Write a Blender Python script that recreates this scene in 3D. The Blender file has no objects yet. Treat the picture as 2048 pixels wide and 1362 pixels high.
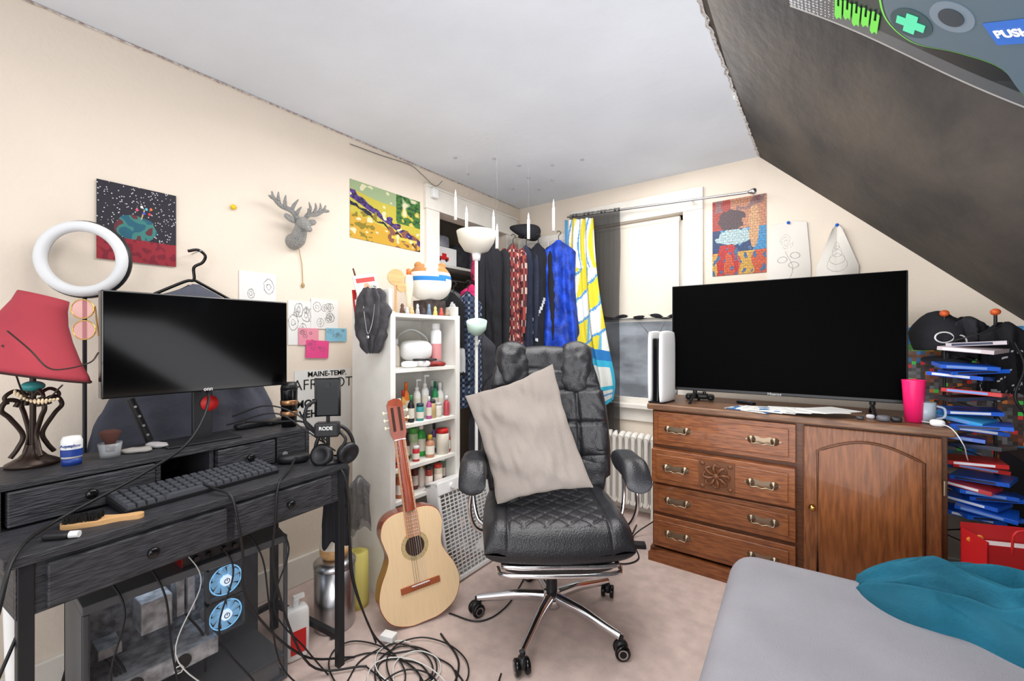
import bpy, math, random
from math import sin, cos, pi, radians
from mathutils import Vector, Matrix, Euler, noise
random.seed(7)
S = bpy.context.scene
COL = S.collection
V = Vector
# ---- survey of the room: metres, camera 1.25 m above the carpet; rays meet real walls / shelves / table tops
F = 865.0
TH = radians(36.3)
FW = V((-sin(TH), cos(TH), 0)); RT = V((cos(TH), sin(TH), 0)); CAM = V((0, 0, 1.25))
def ray(px, py): return FW + RT*((px-1024)/F) + V((0, 0, (681-py)/F))
def XP(px, py, x):
    d = ray(px, py); return CAM + d*(x/d.x)
def YP(px, py, y):
    d = ray(px, py); return CAM + d*(y/d.y)
def ZP(px, py, z):
    d = ray(px, py); return CAM + d*((z-1.25)/d.z)
def TP(px, py, t): return CAM + ray(px, py)*t
WX = -2.2; WY = 3.12; CZ = 2.41

def lin(c):
    return tuple(((x/12.92) if x <= .04045 else ((x+.055)/1.055)**2.4) for x in c[:3])
def C(r, g, b): return (r/255, g/255, b/255)
MATS = {}
def mat(name, col, rough=.6, metal=0, bump=0, bs=40, var=0, vs=5, emit=0, stretch=(1, 1, 1), col2=None, coat=0, spec=.4, detail=4):
    if name in MATS: return MATS[name]
    m = bpy.data.materials.new(name); m.use_nodes = True
    nt = m.node_tree; N = nt.nodes; L = nt.links
    b = N['Principled BSDF']
    c = lin(col)
    b.inputs['Base Color'].default_value = (*c, 1)
    b.inputs['Roughness'].default_value = rough
    b.inputs['Metallic'].default_value = metal
    b.inputs['Specular IOR Level'].default_value = spec
    b.inputs['Coat Weight'].default_value = coat
    tc = N.new('ShaderNodeTexCoord'); mp = N.new('ShaderNodeMapping')
    mp.inputs['Scale'].default_value = stretch
    L.new(tc.outputs['Object'], mp.inputs['Vector'])
    nz = N.new('ShaderNodeTexNoise'); nz.inputs['Scale'].default_value = vs; nz.inputs['Detail'].default_value = detail
    L.new(mp.outputs[0], nz.inputs['Vector'])
    rp = N.new('ShaderNodeValToRGB')
    v = var if var else .04
    c2 = lin(col2) if col2 else tuple(x*(1-v) for x in c)
    c1 = c if col2 else tuple(min(1, x*(1+v*.5)) for x in c)
    rp.color_ramp.elements[0].position = .35; rp.color_ramp.elements[1].position = .65
    rp.color_ramp.elements[0].color = (*c2, 1); rp.color_ramp.elements[1].color = (*c1, 1)
    L.new(nz.outputs['Fac'], rp.inputs['Fac']); L.new(rp.outputs['Color'], b.inputs['Base Color'])
    if emit:
        b.inputs['Emission Color'].default_value = (*c, 1); b.inputs['Emission Strength'].default_value = emit
    if bump:
        n2 = N.new('ShaderNodeTexNoise'); n2.inputs['Scale'].default_value = bs; n2.inputs['Detail'].default_value = 3
        L.new(mp.outputs[0], n2.inputs['Vector'])
        bp = N.new('ShaderNodeBump'); bp.inputs['Strength'].default_value = bump; bp.inputs['Distance'].default_value = .01
        L.new(n2.outputs['Fac'], bp.inputs['Height']); L.new(bp.outputs[0], b.inputs['Normal'])
    MATS[name] = m; return m
def vcmat(name='painted', rough=.7, bump=0):
    if name in MATS: return MATS[name]
    m = bpy.data.materials.new(name); m.use_nodes = True
    nt = m.node_tree; b = nt.nodes['Principled BSDF']
    a = nt.nodes.new('ShaderNodeVertexColor'); a.layer_name = 'Col'
    nt.links.new(a.outputs['Color'], b.inputs['Base Color'])
    b.inputs['Roughness'].default_value = rough
    b.inputs['Specular IOR Level'].default_value = .3
    if bump:
        n2 = nt.nodes.new('ShaderNodeTexNoise'); n2.inputs['Scale'].default_value = 300
        bp = nt.nodes.new('ShaderNodeBump'); bp.inputs['Strength'].default_value = bump; bp.inputs['Distance'].default_value = .01
        nt.links.new(n2.outputs['Fac'], bp.inputs['Height']); nt.links.new(bp.outputs[0], b.inputs['Normal'])
    MATS[name] = m; return m
def seemat(name, col, tr=.7, rough=.05):
    if name in MATS: return MATS[name]
    m = bpy.data.materials.new(name); m.use_nodes = True
    nt = m.node_tree; b = nt.nodes['Principled BSDF']; out = nt.nodes['Material Output']
    b.inputs['Base Color'].default_value = (*lin(col), 1); b.inputs['Roughness'].default_value = rough
    t = nt.nodes.new('ShaderNodeBsdfTransparent'); mx = nt.nodes.new('ShaderNodeMixShader')
    mx.inputs[0].default_value = tr
    nt.links.new(b.outputs[0], mx.inputs[1]); nt.links.new(t.outputs[0], mx.inputs[2]); nt.links.new(mx.outputs[0], out.inputs['Surface'])
    MATS[name] = m; return m

def catmull(pts, k=6, closed=False):
    P = [V(p) for p in pts]; n = len(P); out = []
    rng = n if closed else n-1
    for i in range(rng):
        p0 = P[(i-1) % n] if (closed or i > 0) else P[0]*2-P[1]
        p1 = P[i]; p2 = P[(i+1) % n]
        p3 = P[(i+2) % n] if (closed or i+2 < n) else P[-1]*2-P[-2]
        for j in range(k):
            t = j/k
            out.append(.5*((2*p1)+(p2-p0)*t+(2*p0-5*p1+4*p2-p3)*t*t+(3*p1-p0-3*p2+p3)*t**3))
    if not closed: out.append(P[-1])
    return out

class MB:
    def __init__(s): s.v = []; s.f = []; s.m = []; s.s = []; s.c = []
    def add(s, vs, fs, m=0, sm=False, mx=None, cols=None):
        o = len(s.v)
        vs = [V(p) for p in vs]
        if mx is not None: vs = [mx @ p for p in vs]
        s.v += vs
        for i, f in enumerate(fs):
            s.f.append([o+a for a in f])
            if callable(m):
                c = sum((vs[a] for a in f), V((0, 0, 0)))/len(f); s.m.append(m(c))
            else: s.m.append(m)
            s.s.append(sm); s.c.append(cols[i] if cols else None)
        return s
    def box(s, c, d, m=0, mx=None):
        x, y, z = c; a, b, e = d[0]/2, d[1]/2, d[2]/2
        vs = [(x+i*a, y+j*b, z+k*e) for i in (-1, 1) for j in (-1, 1) for k in (-1, 1)]
        return s.add(vs, [(0, 1, 3, 2), (4, 6, 7, 5), (0, 4, 5, 1), (2, 3, 7, 6), (0, 2, 6, 4), (1, 5, 7, 3)], m, False, mx)
    def bx(s, x0, x1, y0, y1, z0, z1, m=0, mx=None):
        return s.box(((x0+x1)/2, (y0+y1)/2, (z0+z1)/2), (x1-x0, y1-y0, z1-z0), m, mx)
    def tube(s, pts, r, n=8, m=0, k=1, closed=False, sx=1, mx=None, caps=True):
        P = catmull(pts, k, closed) if k > 1 else [V(p) for p in pts]
        L = len(P)
        rr = r if isinstance(r, (list, tuple)) else [r]*len(pts)
        def R(i):
            if len(set(rr)) == 1: return rr[0]
            t = i/(L-1)*(len(rr)-1); a = min(int(t), len(rr)-2); return rr[a]+(rr[a+1]-rr[a])*(t-a)
        vs = []; fs = []; up = None
        for i, p in enumerate(P):
            if closed: d = P[(i+1) % L]-P[i-1]
            else: d = P[min(i+1, L-1)]-P[max(i-1, 0)]
            if d.length < 1e-9: d = V((0, 0, 1))
            d.normalize()
            if up is None:
                up = V((0, 0, 1)) if abs(d.z) < .9 else V((1, 0, 0))
            up = (up-d*up.dot(d))
            if up.length < 1e-6: up = V((0, 1, .1))
            up.normalize(); b = d.cross(up)
            for j in range(n):
                a = 2*pi*j/n
                vs.append(p+(up*sin(a)+b*cos(a)*sx)*R(i))
        for i in range(L if closed else L-1):
            for j in range(n):
                a = i*n+j; b2 = i*n+(j+1) % n; c = ((i+1) % L)*n+(j+1) % n; d2 = ((i+1) % L)*n+j
                fs.append((a, b2, c, d2))
        s.add(vs, fs, m, True, mx)
        if caps and not closed:
            s.add(vs[:n][::-1], [tuple(range(n))], m, False, mx); s.add(vs[-n:], [tuple(range(n))], m, False, mx)
        return s
    def cyl(s, a, b, r, r2=None, n=20, m=0, mx=None):
        return s.tube([a, b], [r, r if r2 is None else r2], n, m, mx=mx) if r2 is not None else s.tube([a, b], r, n, m, mx=mx)
    def lathe(s, prof, n=32, m=0, c=(0, 0, 0), mx=None, sy=1):
        vs = []; fs = []; L = len(prof)
        for r, z in prof:
            r = max(r, 1e-4)
            for j in range(n):
                a = 2*pi*j/n; vs.append((c[0]+r*cos(a), c[1]+r*sin(a)*sy, c[2]+z))
        for i in range(L-1):
            for j in range(n):
                fs.append((i*n+j, i*n+(j+1) % n, (i+1)*n+(j+1) % n, (i+1)*n+j))
        return s.add(vs, fs, m, True, mx)
    def sup(s, c, d, e1=.5, e2=.5, nu=32, nv=16, m=0, mx=None, fn=None):
        def sp(x, e): return math.copysign(abs(x)**e, x)
        vs = []; fs = []
        for i in range(nv+1):
            a = -pi/2+pi*i/nv
            for j in range(nu):
                w = 2*pi*j/nu
                p = V((d[0]/2*sp(cos(a), e1)*sp(cos(w), e2), d[1]/2*sp(cos(a), e1)*sp(sin(w), e2), d[2]/2*sp(sin(a), e1)))
                if fn: p = fn(p)
                vs.append(p+V(c))
        for i in range(nv):
            for j in range(nu):
                fs.append((i*nu+j, i*nu+(j+1) % nu, (i+1)*nu+(j+1) % nu, (i+1)*nu+j))
        return s.add(vs, fs, m, True, mx)
    def grid(s, fn, nu, nv, m=0, mx=None, colf=None, sm=True, wrap=False):
        vs = [fn(i/nu, j/nv) for j in range(nv+1) for i in range(nu+(0 if wrap else 1))]
        W = nu if wrap else nu+1
        fs = []; cols = []
        for j in range(nv):
            for i in range(nu):
                fs.append((j*W+i, j*W+(i+1) % W, (j+1)*W+(i+1) % W, (j+1)*W+i))
                if colf: cols.append(colf((i+.5)/nu, (j+.5)/nv))
        return s.add(vs, fs, m, sm, mx, cols if colf else None)
    def cushion(s, w, d, h, fn=None, nu=60, nv=60, k=.35, p=5, mx=None, m=0):
        # padded slab: grid top and bottom meeting at a rounded seam (w along x, d along y, h thickness z)
        for side in (1, -1):
            def f(u, v):
                a = sin(pi/2*(2*u-1)); b = sin(pi/2*(2*v-1))
                e = (max(0, 1-abs(a)**p)*max(0, 1-abs(b)**p))**.45
                q = V((a*w/2*math.sqrt(1-b*b*k/2), b*d/2*math.sqrt(1-a*a*k/2), side*h/2*e))
                return fn(q, side, e) if fn else q
            s.grid(f, nu, nv, m, mx)
        return s
    def prism(s, poly, y0, y1, m=0, mx=None, sm=False):
        n = len(poly)
        vs = [(x, y0, z) for x, z in poly]+[(x, y1, z) for x, z in poly]
        fs = [tuple(range(n)), tuple(range(2*n-1, n-1, -1))]
        s.add(vs, fs, m, False, mx)
        s.add(vs, [(i, i+n, (i+1) % n+n, (i+1) % n) for i in range(n)], m, sm, mx)
        return s

def mk(name, mb, mats, parent=None, loc=(0, 0, 0), rot=(0, 0, 0), bevel=0, seg=2, solid=0, label=None, cat=None, kind=None, group=None, sub=0):
    me = bpy.data.meshes.new(name)
    me.from_pydata([tuple(p) for p in mb.v], [], mb.f)
    if not isinstance(mats, (list, tuple)): mats = [mats]
    for x in mats: me.materials.append(x)
    for p, i, sm in zip(me.polygons, mb.m, mb.s):
        p.material_index = i; p.use_smooth = sm
    if any(c is not None for c in mb.c):
        ca = me.color_attributes.new('Col', 'FLOAT_COLOR', 'CORNER')
        for p, c in zip(me.polygons, mb.c):
            c = (*lin(c), 1) if c is not None else (.5, .5, .5, 1)
            for li in p.loop_indices: ca.data[li].color = c
    me.update()
    o = bpy.data.objects.new(name, me); COL.objects.link(o)
    o.location = loc; o.rotation_euler = rot
    if parent: o.parent = parent
    if solid:
        md = o.modifiers.new('s', 'SOLIDIFY'); md.thickness = solid; md.offset = 0
    if bevel:
        md = o.modifiers.new('b', 'BEVEL'); md.width = bevel; md.segments = seg; md.limit_method = 'ANGLE'; md.angle_limit = radians(50)
    if sub:
        md = o.modifiers.new('u', 'SUBSURF'); md.levels = sub; md.render_levels = sub
    if label: o['label'] = label
    if cat: o['category'] = cat
    if kind: o['kind'] = kind
    if group: o['group'] = group
    return o
def thing(name, label, cat, loc=(0, 0, 0), rz=0, group=None, mx=None, sc=1):
    e = bpy.data.objects.new(name, None); COL.objects.link(e); e.empty_display_size = .05
    e.location = loc; e.rotation_euler = (0, 0, radians(rz)); e.scale = (sc, sc, sc)
    if mx is not None: e.matrix_world = mx
    e['label'] = label; e['category'] = cat
    if group: e['group'] = group
    return e
def text(parent, s, size, loc, m, name='lettering', rot=(pi/2, 0, 0), ext=.0006, align='CENTER', bold=0):
    cu = bpy.data.curves.new('t', 'FONT'); cu.body = s; cu.size = size; cu.extrude = ext; cu.align_x = align; cu.align_y = 'CENTER'; cu.offset = bold
    ob = bpy.data.objects.new('t', cu); COL.objects.link(ob)
    dg = bpy.context.evaluated_depsgraph_get()
    me = bpy.data.meshes.new_from_object(ob.evaluated_get(dg))
    bpy.data.objects.remove(ob)
    me.materials.clear(); me.materials.append(m)
    o = bpy.data.objects.new(name, me); COL.objects.link(o); o.parent = parent; o.location = loc; o.rotation_euler = rot
    return o
def nz(x, y=0, z=0): return noise.noise(V((x, y, z)))

# ---------------- materials
cream = mat('wall paint cream', C(232, 219, 203), .85, bump=.15, bs=60, var=.05, vs=1.5)
ceilm = mat('ceiling plaster', C(222, 227, 234), .9, bump=.3, bs=12, var=.05, vs=2)
carpet = mat('carpet', C(240, 216, 206), 1, bump=.8, bs=450, var=.12, vs=14)
trimw = mat('trim paint', C(232, 227, 218), .45, var=.06, vs=8)
slopem = mat('dark sponge paint', C(44, 42, 42), .75, bump=.3, bs=30, vs=2.4, col2=C(84, 76, 68), stretch=(1, .5, 1), detail=12)
blackw = mat('black wood grain', C(56, 57, 62), .5, bump=.5, bs=30, vs=22, stretch=(1, 8, 12), col2=C(32, 33, 36))
blackwx = mat('black wood grain front', C(64, 65, 70), .5, bump=.5, bs=24, vs=22, stretch=(1, 1, 9), col2=C(32, 33, 36))
blackm = mat('black metal', C(38, 39, 42), .45, .3)
blackp = mat('black plastic', C(28, 28, 31), .4)
blackg = mat('gloss black plastic', C(12, 12, 14), .12)
screenm = mat('dark screen', C(3, 3, 4), .1, spec=.35)
screent = mat('television screen', C(1, 1, 1), .6, spec=.03)
white = mat('white plastic', C(232, 232, 231), .35)
whitep = mat('white paint wood', C(226, 224, 217), .5, var=.07, vs=7)
chrome = mat('chrome', C(225, 225, 228), .12, 1)
steel = mat('brushed steel', C(190, 190, 192), .3, 1)
leather = mat('black leather', C(32, 32, 36), .36, bump=.25, bs=160, spec=.5)
oak = mat('brown oak', C(142, 84, 44), .4, bump=.12, bs=20, vs=14, stretch=(1.2, 1, 9), col2=C(108, 58, 28), coat=.2)
oakv = mat('brown oak upright', C(134, 82, 46), .4, bump=.12, bs=20, vs=12, stretch=(9, 1, 1.0), col2=C(100, 57, 29), coat=.2)
oakd = mat('dark oak', C(92, 52, 27), .4, vs=14, stretch=(1.5, 1, 8), var=.3)
brass = mat('antique brass', C(140, 122, 102), .35, .9)
gold = mat('polished brass', C(205, 165, 90), .2, 1)
paper = mat('paper', C(230, 229, 225), .9)
red = mat('red', C(200, 35, 35), .5); pink = mat('pink', C(238, 60, 130), .4)
blue = mat('case blue', C(30, 95, 200), .3)
greyfab = mat('tan grey cotton', C(140, 131, 124), .95, bump=.3, bs=220, var=.05)
P = vcmat('painted', .65); PF = vcmat('printed fabric', .95, .4); PG = vcmat('glossy print', .3)
glass = seemat('clear glass', C(225, 230, 235), .78, .03)
tglass = seemat('tinted glass', C(60, 62, 66), .88, .05)
cablem = mat('black cable', C(24, 24, 26), .5); cablew = mat('white cable', C(215, 215, 212), .5)
ink = mat('black ink', C(20, 20, 20), .8)

# ---------------- room
def struct(name, mb, m, **k): return mk(name, mb, m, kind='structure', **k)
struct('floor', MB().bx(-2.95, 1.4, -1.3, 3.22, -.06, 0), carpet)
struct('ceiling', MB().bx(-2.3, -.33, -1.3, 3.22, CZ, CZ+.08), ceilm)
b = MB().bx(-2.3, WX, -1.3, 2.12, 0, CZ).bx(-2.3, WX, 2.12, 2.9, 2.14, CZ).bx(-2.3, WX, 2.9, 3.22, 0, CZ)
struct('wall_left', b, cream)
X0, X1, Z0, Z1 = -1.57, -.816, .78, 2.137
b = MB().bx(-2.2, X0, WY, WY+.1, 0, CZ).bx(X1, 1.4, WY, WY+.1, 0, CZ).bx(X0, X1, WY, WY+.1, 0, Z0).bx(X0, X1, WY, WY+.1, Z1, CZ)
struct('wall_back', b, cream)
struct('wall_slope', MB().prism([(-.36, CZ), (1.3, .816), (1.4, .9), (-.26, CZ+.1)], -1.3, WY), slopem)
struct('wall_right', MB().bx(1.3, 1.4, -1.3, WY, 0, .816), cream)
closetm = mat('closet wall darker', C(170, 158, 142), .9)  # closet walls in a darker tone than the room's cream
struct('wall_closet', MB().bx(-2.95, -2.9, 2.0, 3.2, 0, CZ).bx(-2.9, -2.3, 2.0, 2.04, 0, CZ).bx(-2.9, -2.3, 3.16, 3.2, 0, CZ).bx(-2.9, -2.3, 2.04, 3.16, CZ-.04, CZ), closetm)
struct('baseboard_left', MB().bx(WX, WX+.018, -1.3, 2.0, 0, .14), trimw, bevel=.004)
struct('baseboard_back', MB().bx(-2.18, 1.3, WY-.018, WY, 0, .14), trimw, bevel=.004)
b = MB().bx(WX, WX+.022, 2.0, 2.12, 0, 2.14).bx(WX, WX+.022, 2.9, 3.02, 0, 2.14).bx(WX, WX+.026, 1.99, 3.04, 2.14, 2.29)
b.bx(WX, WX+.035, 1.985, 3.05, 2.285, 2.30)
struct('trim_1', b, trimw, bevel=.003)
b = MB().bx(X0-.12, X0, WY-.022, WY, .78, Z1).bx(X1, X1+.13, WY-.022, WY, .78, Z1).bx(X0-.12, X1+.13, WY-.026, WY, Z1, Z1+.15)
b.bx(X0-.15, X1+.15, WY-.06, WY+.02, .755, .785).bx(X0-.12, X1+.12, WY-.02, WY, .66, .755)
struct('trim_2', b, trimw, bevel=.003)
speck = mat('torn paper border', C(228, 226, 222), .9, vs=60, col2=C(165, 155, 150))
specl = mat('wallpaper border remnant', C(225, 220, 212), .9, vs=70, col2=C(165, 140, 130))
def rag(u, v):
    y = -1.2+4.3*u
    return V((-.357+.009*nz(y*25)+(v-.5)*(.013+.010*nz(y*40, 3)), y, CZ-.003-max(0, (v-.5))*.02))
struct('trim_3', MB().grid(rag, 260, 2), speck, solid=.003)
struct('trim_4', MB().grid(lambda u, v: V((WX+.003, -1.2+4.3*u, CZ-.001-.008*v*(1+.5*nz(u*90)))), 200, 1), specl, solid=.001)
# window
b = MB()
for z0, z1, y in ((Z0, 1.43, WY+.035), (1.39, Z1, WY+.065)):
    b.bx(X0, X0+.045, y-.015, y+.015, z0, z1).bx(X1-.045, X1, y-.015, y+.015, z0, z1).bx(X0, X1, y-.015, y+.015, z0, z0+.045).bx(X0, X1, y-.015, y+.015, z1-.04, z1)
struct('window_1', b, trimw, bevel=.002)
struct('window_2', MB().bx(X0+.04, X1-.04, WY+.033, WY+.036, Z0+.04, 1.40).bx(X0+.04, X1-.04, WY+.064, WY+.067, 1.42, Z1-.03), seemat('window glass', C(130, 134, 140), .88, .02))
blind = mat('blind cloth', C(228, 219, 204), .9)
t = thing('roller_blind', 'cream roller blind covering the upper window sash', 'blind', (-1.19, WY+.005, 2.10))
mk('roller', MB().cyl((-.35, 0, 0), (.35, 0, 0), .018), blind, t)
mk('blind_cloth', MB().bx(-.345, .345, -.012, -.009, -.67, 0).bx(-.345, .345, -.016, -.005, -.685, -.665), blind, t)
mk('draught_cloth', MB().tube([(-1.5+i*.062, WY+.002+.004*sin(i*3), 1.425+.006*sin(i*1.9)) for i in range(11)], [.012+.006*abs(sin(i*1.3)) for i in range(11)], 10, k=4), mat('black rag', C(28, 28, 32), .95), label='rolled black cloth laid along the window sash rail', cat='cloth')
# outdoors
duskm = mat('evening treeline', C(158, 161, 166), 1, vs=1.6, col2=C(92, 93, 96), stretch=(1, 1, 2), detail=9)
mk('hedge_backdrop', MB().grid(lambda u, v: V((-6+11*u, 7+.5*nz(u*8, v*5), -1+5.5*v)), 60, 30), duskm, label='dusky grey woodland seen outside the window', cat='trees', kind='stuff')
bark = mat('bark', C(78, 72, 70), 1)
for k in range(3):
    b = MB(); x = -2.6+1.1*k
    b.tube([(x, 5.4, 0), (x+.05, 5.4, 1), (x-.05, 5.4, 3)], [.05, .035, .012], 8, k=4)
    for i in range(22):
        z = .4+i*.1; a = random.uniform(-.6, .6)
        p = V((x, 5.4, z)); q = p+V((a*.5, random.uniform(-.2, .2), .25)); r = q+V((a*.4, 0, .25))
        b.tube([p, q, r], [.011, .006, .002], 5, k=3)
        b.tube([q, q+V((-a*.25, 0, .25))], [.005, .002], 4)
    mk('bare_tree', b, bark, label='bare leafless tree outside the window', cat='tree', group='bare trees outside')
# closet door
door = struct('door_1', MB().bx(0, .56, -.018, .018, .02, 2.11).bx(.08, .48, -.024, .024, .2, .95).bx(.08, .48, -.024, .024, 1.1, 1.98), trimw, loc=(-2.15, 3.03, 0), rot=(0, 0, radians(3)), bevel=.004)
t = thing('over_door_hook_rack', 'white wire hook rack hooked over the closet door', 'hook rack', (-1.88, 3.0, 2.0), 3)
b = MB().tube([(-.22, -.02, .05), (.22, -.02, .05)], .004).tube([(-.22, -.02, -.04), (.22, -.02, -.04)], .004)
for x in (-.2, .2): b.tube([(x, .04, .02), (x, .04, .125), (x, -.02, .125), (x, -.02, -.05)], .004)
mk('wire_frame', b, white, t)
for x in (-.15, -.05, .05, .15):
    mk('hook', MB().tube([(x, -.02, .05), (x, -.02, -.06), (x, -.06, -.08), (x, -.075, -.03)], .004, k=4), white, t)

# ---------------- dresser
D = thing('dresser', 'brown oak dresser with four drawers and an arched cupboard door', 'dresser', (-.82, 2.47, 0))
W = 1.21
b = MB().bx(0, W, .012, .48, .08, .86).bx(-.01, W+.01, 0, .48, 0, .075)
mk('body', b, oakd, D, bevel=.004)
mk('dresser_top', MB().bx(-.02, W+.02, -.03, .49, .86, .893), mat('dresser top wood', C(126, 92, 68), .4, vs=10, stretch=(1, 8, 8), col2=C(94, 62, 42)), D, bevel=.008, seg=3)
b = MB()
b.prism([(-.015, 0), (.71, 0), (.71, .05), (.62, .075), (.08, .075), (-.015, .05)], -.02, .01)
b.prism([(.71, 0), (W+.015, 0), (W+.015, .05), (W-.06, .075), (.78, .075), (.71, .05)], -.02, .01)
mk('plinth', b, oak, D, bevel=.005)
def bail(par, x, y, z, w=.1):
    hm = MB()
    for s in (-1, 1):
        hm.lathe([(0, 0), (.02, 0), (.018, .004), (.009, .007), (.007, .016), (0, .018)], 16, mx=Matrix.Translation((x+s*w/2, y, z)) @ Matrix.Rotation(pi/2, 4, 'X'))
    hm.prism([(x+.07*cos(a)*(1+.12*cos(4*a)), z+.017*sin(a)*(1+.3*cos(6*a))) for a in [2*pi*i/40 for i in range(40)]], y-.002, y+.001)
    hm.tube([(x-w/2, y-.012, z), (x-w/2+.005, y-.02, z-.016), (x-.02, y-.021, z-.012), (x, y-.023, z-.018), (x+.02, y-.021, z-.012), (x+w/2-.005, y-.02, z-.016), (x+w/2, y-.012, z)], .0035, 8, k=4)
    mk('handle', hm, brass, par)
for i, (z0, z1, out) in enumerate(((.665, .85, 0), (.46, .645, .035), (.285, .44, 0), (.09, .265, 0))):
    y = -.012-out
    b = MB().bx(.012, .69, y, .04, z0, z1).bx(.04, .662, y-.008, y, z0+.025, z1-.025)
    dr = mk('drawer', b, oak, D, bevel=.006, seg=3)
    for x in (.145, .555): bail(dr, x, y-.008, (z0+z1)/2)
    if i == 1:
        o = MB(); cx, cz = .35, (z0+z1)/2
        o.bx(cx-.085, cx+.085, y-.014, y-.006, cz-.075, cz+.075)
        for q in range(8):
            a = q*pi/4
            o.tube([(cx+cos(a)*.008, y-.018, cz+sin(a)*.008), (cx+cos(a+.3)*.035, y-.024, cz+sin(a+.3)*.035), (cx+cos(a+.1)*.062, y-.02, cz+sin(a+.1)*.058), (cx+cos(a-.3)*.055, y-.018, cz+sin(a-.3)*.05), (cx+cos(a-.15)*.042, y-.018, cz+sin(a-.15)*.04)], [.004, .009, .007, .005, .003], 8, k=4)
        o.sup((cx, y-.02, cz), (.034, .02, .034), 1, 1, 16, 8)
        for sx in (-1, 1):
            for sz in (-1, 1): o.sup((cx+sx*.066, y-.016, cz+sz*.058), (.026, .014, .02), 1, 1, 12, 6)
        mk('carved_rosette', o, mat('carved oak', C(102, 60, 33), .4), dr, bevel=.002)
dd = mk('door', MB().bx(.72, 1.19, -.012, .02, .09, .85), oakv, D, bevel=.005)
def arch(x0, x1, z0, z1, zc, n=18):
    return [(x0, z0), (x1, z0)]+[(x1+(x0-x1)*i/n, z1+(zc-z1)*sin(pi*i/n)**1) for i in range(n+1)]
ap = arch(.775, 1.135, .15, .74, .80)
mk('arched_panel', MB().prism(ap, -.017, -.01), mat('brown oak panel', C(138, 82, 42), .36, bump=.1, bs=20, vs=9, stretch=(8, 1, .8), col2=C(106, 60, 29), coat=.25), dd, bevel=.004)
mk('door_moulding', MB().tube([(x, -.016, z) for x, z in ap], .006, 8, closed=True), oakd, dd)
mk('knob', MB().lathe([(0, 0), (.012, 0), (.006, .008), (.012, .016), (.014, .024), (.008, .03), (0, .031)], 20, mx=Matrix.Translation((.755, -.012, .475)) @ Matrix.Rotation(pi/2, 4, 'X')), gold, dd)
for z in (.2, .62): mk('hinge', MB().cyl((1.197, -.014, z), (1.197, -.014, z+.06), .006), brass, dd)

# ---------------- television
T = thing('television', 'large black flat screen television switched off on the dresser', 'television', (-.235, 2.66, .893), 1)
mk('cabinet', MB().bx(-.525, .525, 0, .035, .065, .68).bx(-.4, .4, .03, .075, .1, .45), blackp, T, bevel=.004)
mk('screen', MB().bx(-.519, .519, -.003, .002, .082, .676), screent, T)
for s in (-1, 1): mk('foot', MB().tube([(s*.40, -.11, .004), (s*.40, .02, .05), (s*.40, .12, .004)], .008, 8).tube([(s*.40, .02, .05), (s*.40, .02, .09)], .012, 8), blackp, T)
text(T, 'Hisense', .02, (0, -.004, .074), mat('silver ink', C(190, 190, 190), .4))

# ---------------- game console and things on dresser
G = thing('game_console', 'white and black upright game console beside the television', 'game console', (-.788, 2.545, .893), 83)
mk('core', MB().bx(-.085, .085, -.018, .018, .006, .37), blackg, G, bevel=.008, seg=3)
for s in (-1, 1):
    mk('side_panel', MB().cushion(.20, .41, .05, fn=lambda q, side, e: V((q.x, q.z*.5+s*(.026+.010*cos(q.x*9)), q.y+.208)), nu=20, nv=24, k=.15, p=8), white, G)
mk('stand', MB().bx(-.08, .08, -.045, .045, 0, .008), blackp, G)
Zt = .893
p = ZP(1400, 800, Zt)
g = thing('game_controller', 'black wireless game controller lying on the dresser', 'game controller', (p.x, p.y, Zt), 10)
b = MB().sup((0, 0, .025), (.12, .06, .035), .6, .6)
for s in (-1, 1): b.sup((s*.06, -.02, .022), (.04, .085, .038), .8, .8, mx=None)
mk('shell', b, blackp, g)
for s in (-1, 1): mk('thumb_stick', MB().cyl((s*.025, -.012, .035), (s*.025, -.012, .052), .009), blackg, g)
mk('touchpad', MB().bx(-.025, .025, -.002, .022, .04, .044), blackg, g, bevel=.002)
p = ZP(1492, 808, Zt)
g = thing('remote_control', 'small black remote control on the dresser', 'remote control', (p.x, p.y, Zt), 60)
mk('remote_body', MB().bx(-.018, .018, -.05, .05, 0, .015), blackp, g, bevel=.005)
mk('buttons', MB().cyl((0, .025, .014), (0, .025, .017), .01).bx(-.01, .01, -.03, -.02, .014, .017), mat('blue grey key', C(90, 120, 190), .4), g)
def magcol(seed):
    def f(u, v):
        a = nz(u*2.2+seed*3, v*2.2, seed)
        if seed % 3 == 0 and a > .12: return C(70, 115, 165)
        if .1 < u < .9 and (v*14) % 1 < .3 and .15 < v < .85: return C(190, 190, 192)
        return C(226, 226, 222)
    return f
for i in range(8):
    rz = radians(-20+i*9+8*sin(i*3)); z = Zt+.003+.0035*i
    b = MB().grid(lambda u, v: V(((u-.5)*.21, (v-.5)*.15, 0)), 40, 42, colf=magcol(i), sm=False)
    mk('magazine', b, P, loc=(-.32+.045*i, 2.525+.01*sin(i*2), z), rot=(0, 0, rz), solid=.003, label='loose paper magazine in a pile on the dresser', cat='magazine', group='papers on the dresser')
p = ZP(1828, 845, Zt)
g = thing('tumbler_cup', 'tall hot pink plastic cup on the dresser corner', 'cup', (p.x, p.y+.01, Zt))
mk('cup_body', MB().lathe([(0, .002), (.030, .002), (.040, .18), (.041, .185), (.038, .185), (.028, .006), (0, .006)], 36), mat('hot pink plastic', C(245, 35, 110), .35), g)
g = thing('glass_mug', 'small clear and blue glass mug on the dresser', 'mug', (.335, 2.58, Zt))
mk('mug_body', MB().lathe([(0, .002), (.032, .002), (.036, .09), (.033, .09), (.029, .006), (0, .006)], 28), seemat('pale glass', C(200, 215, 230), .4, .1), g)
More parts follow.
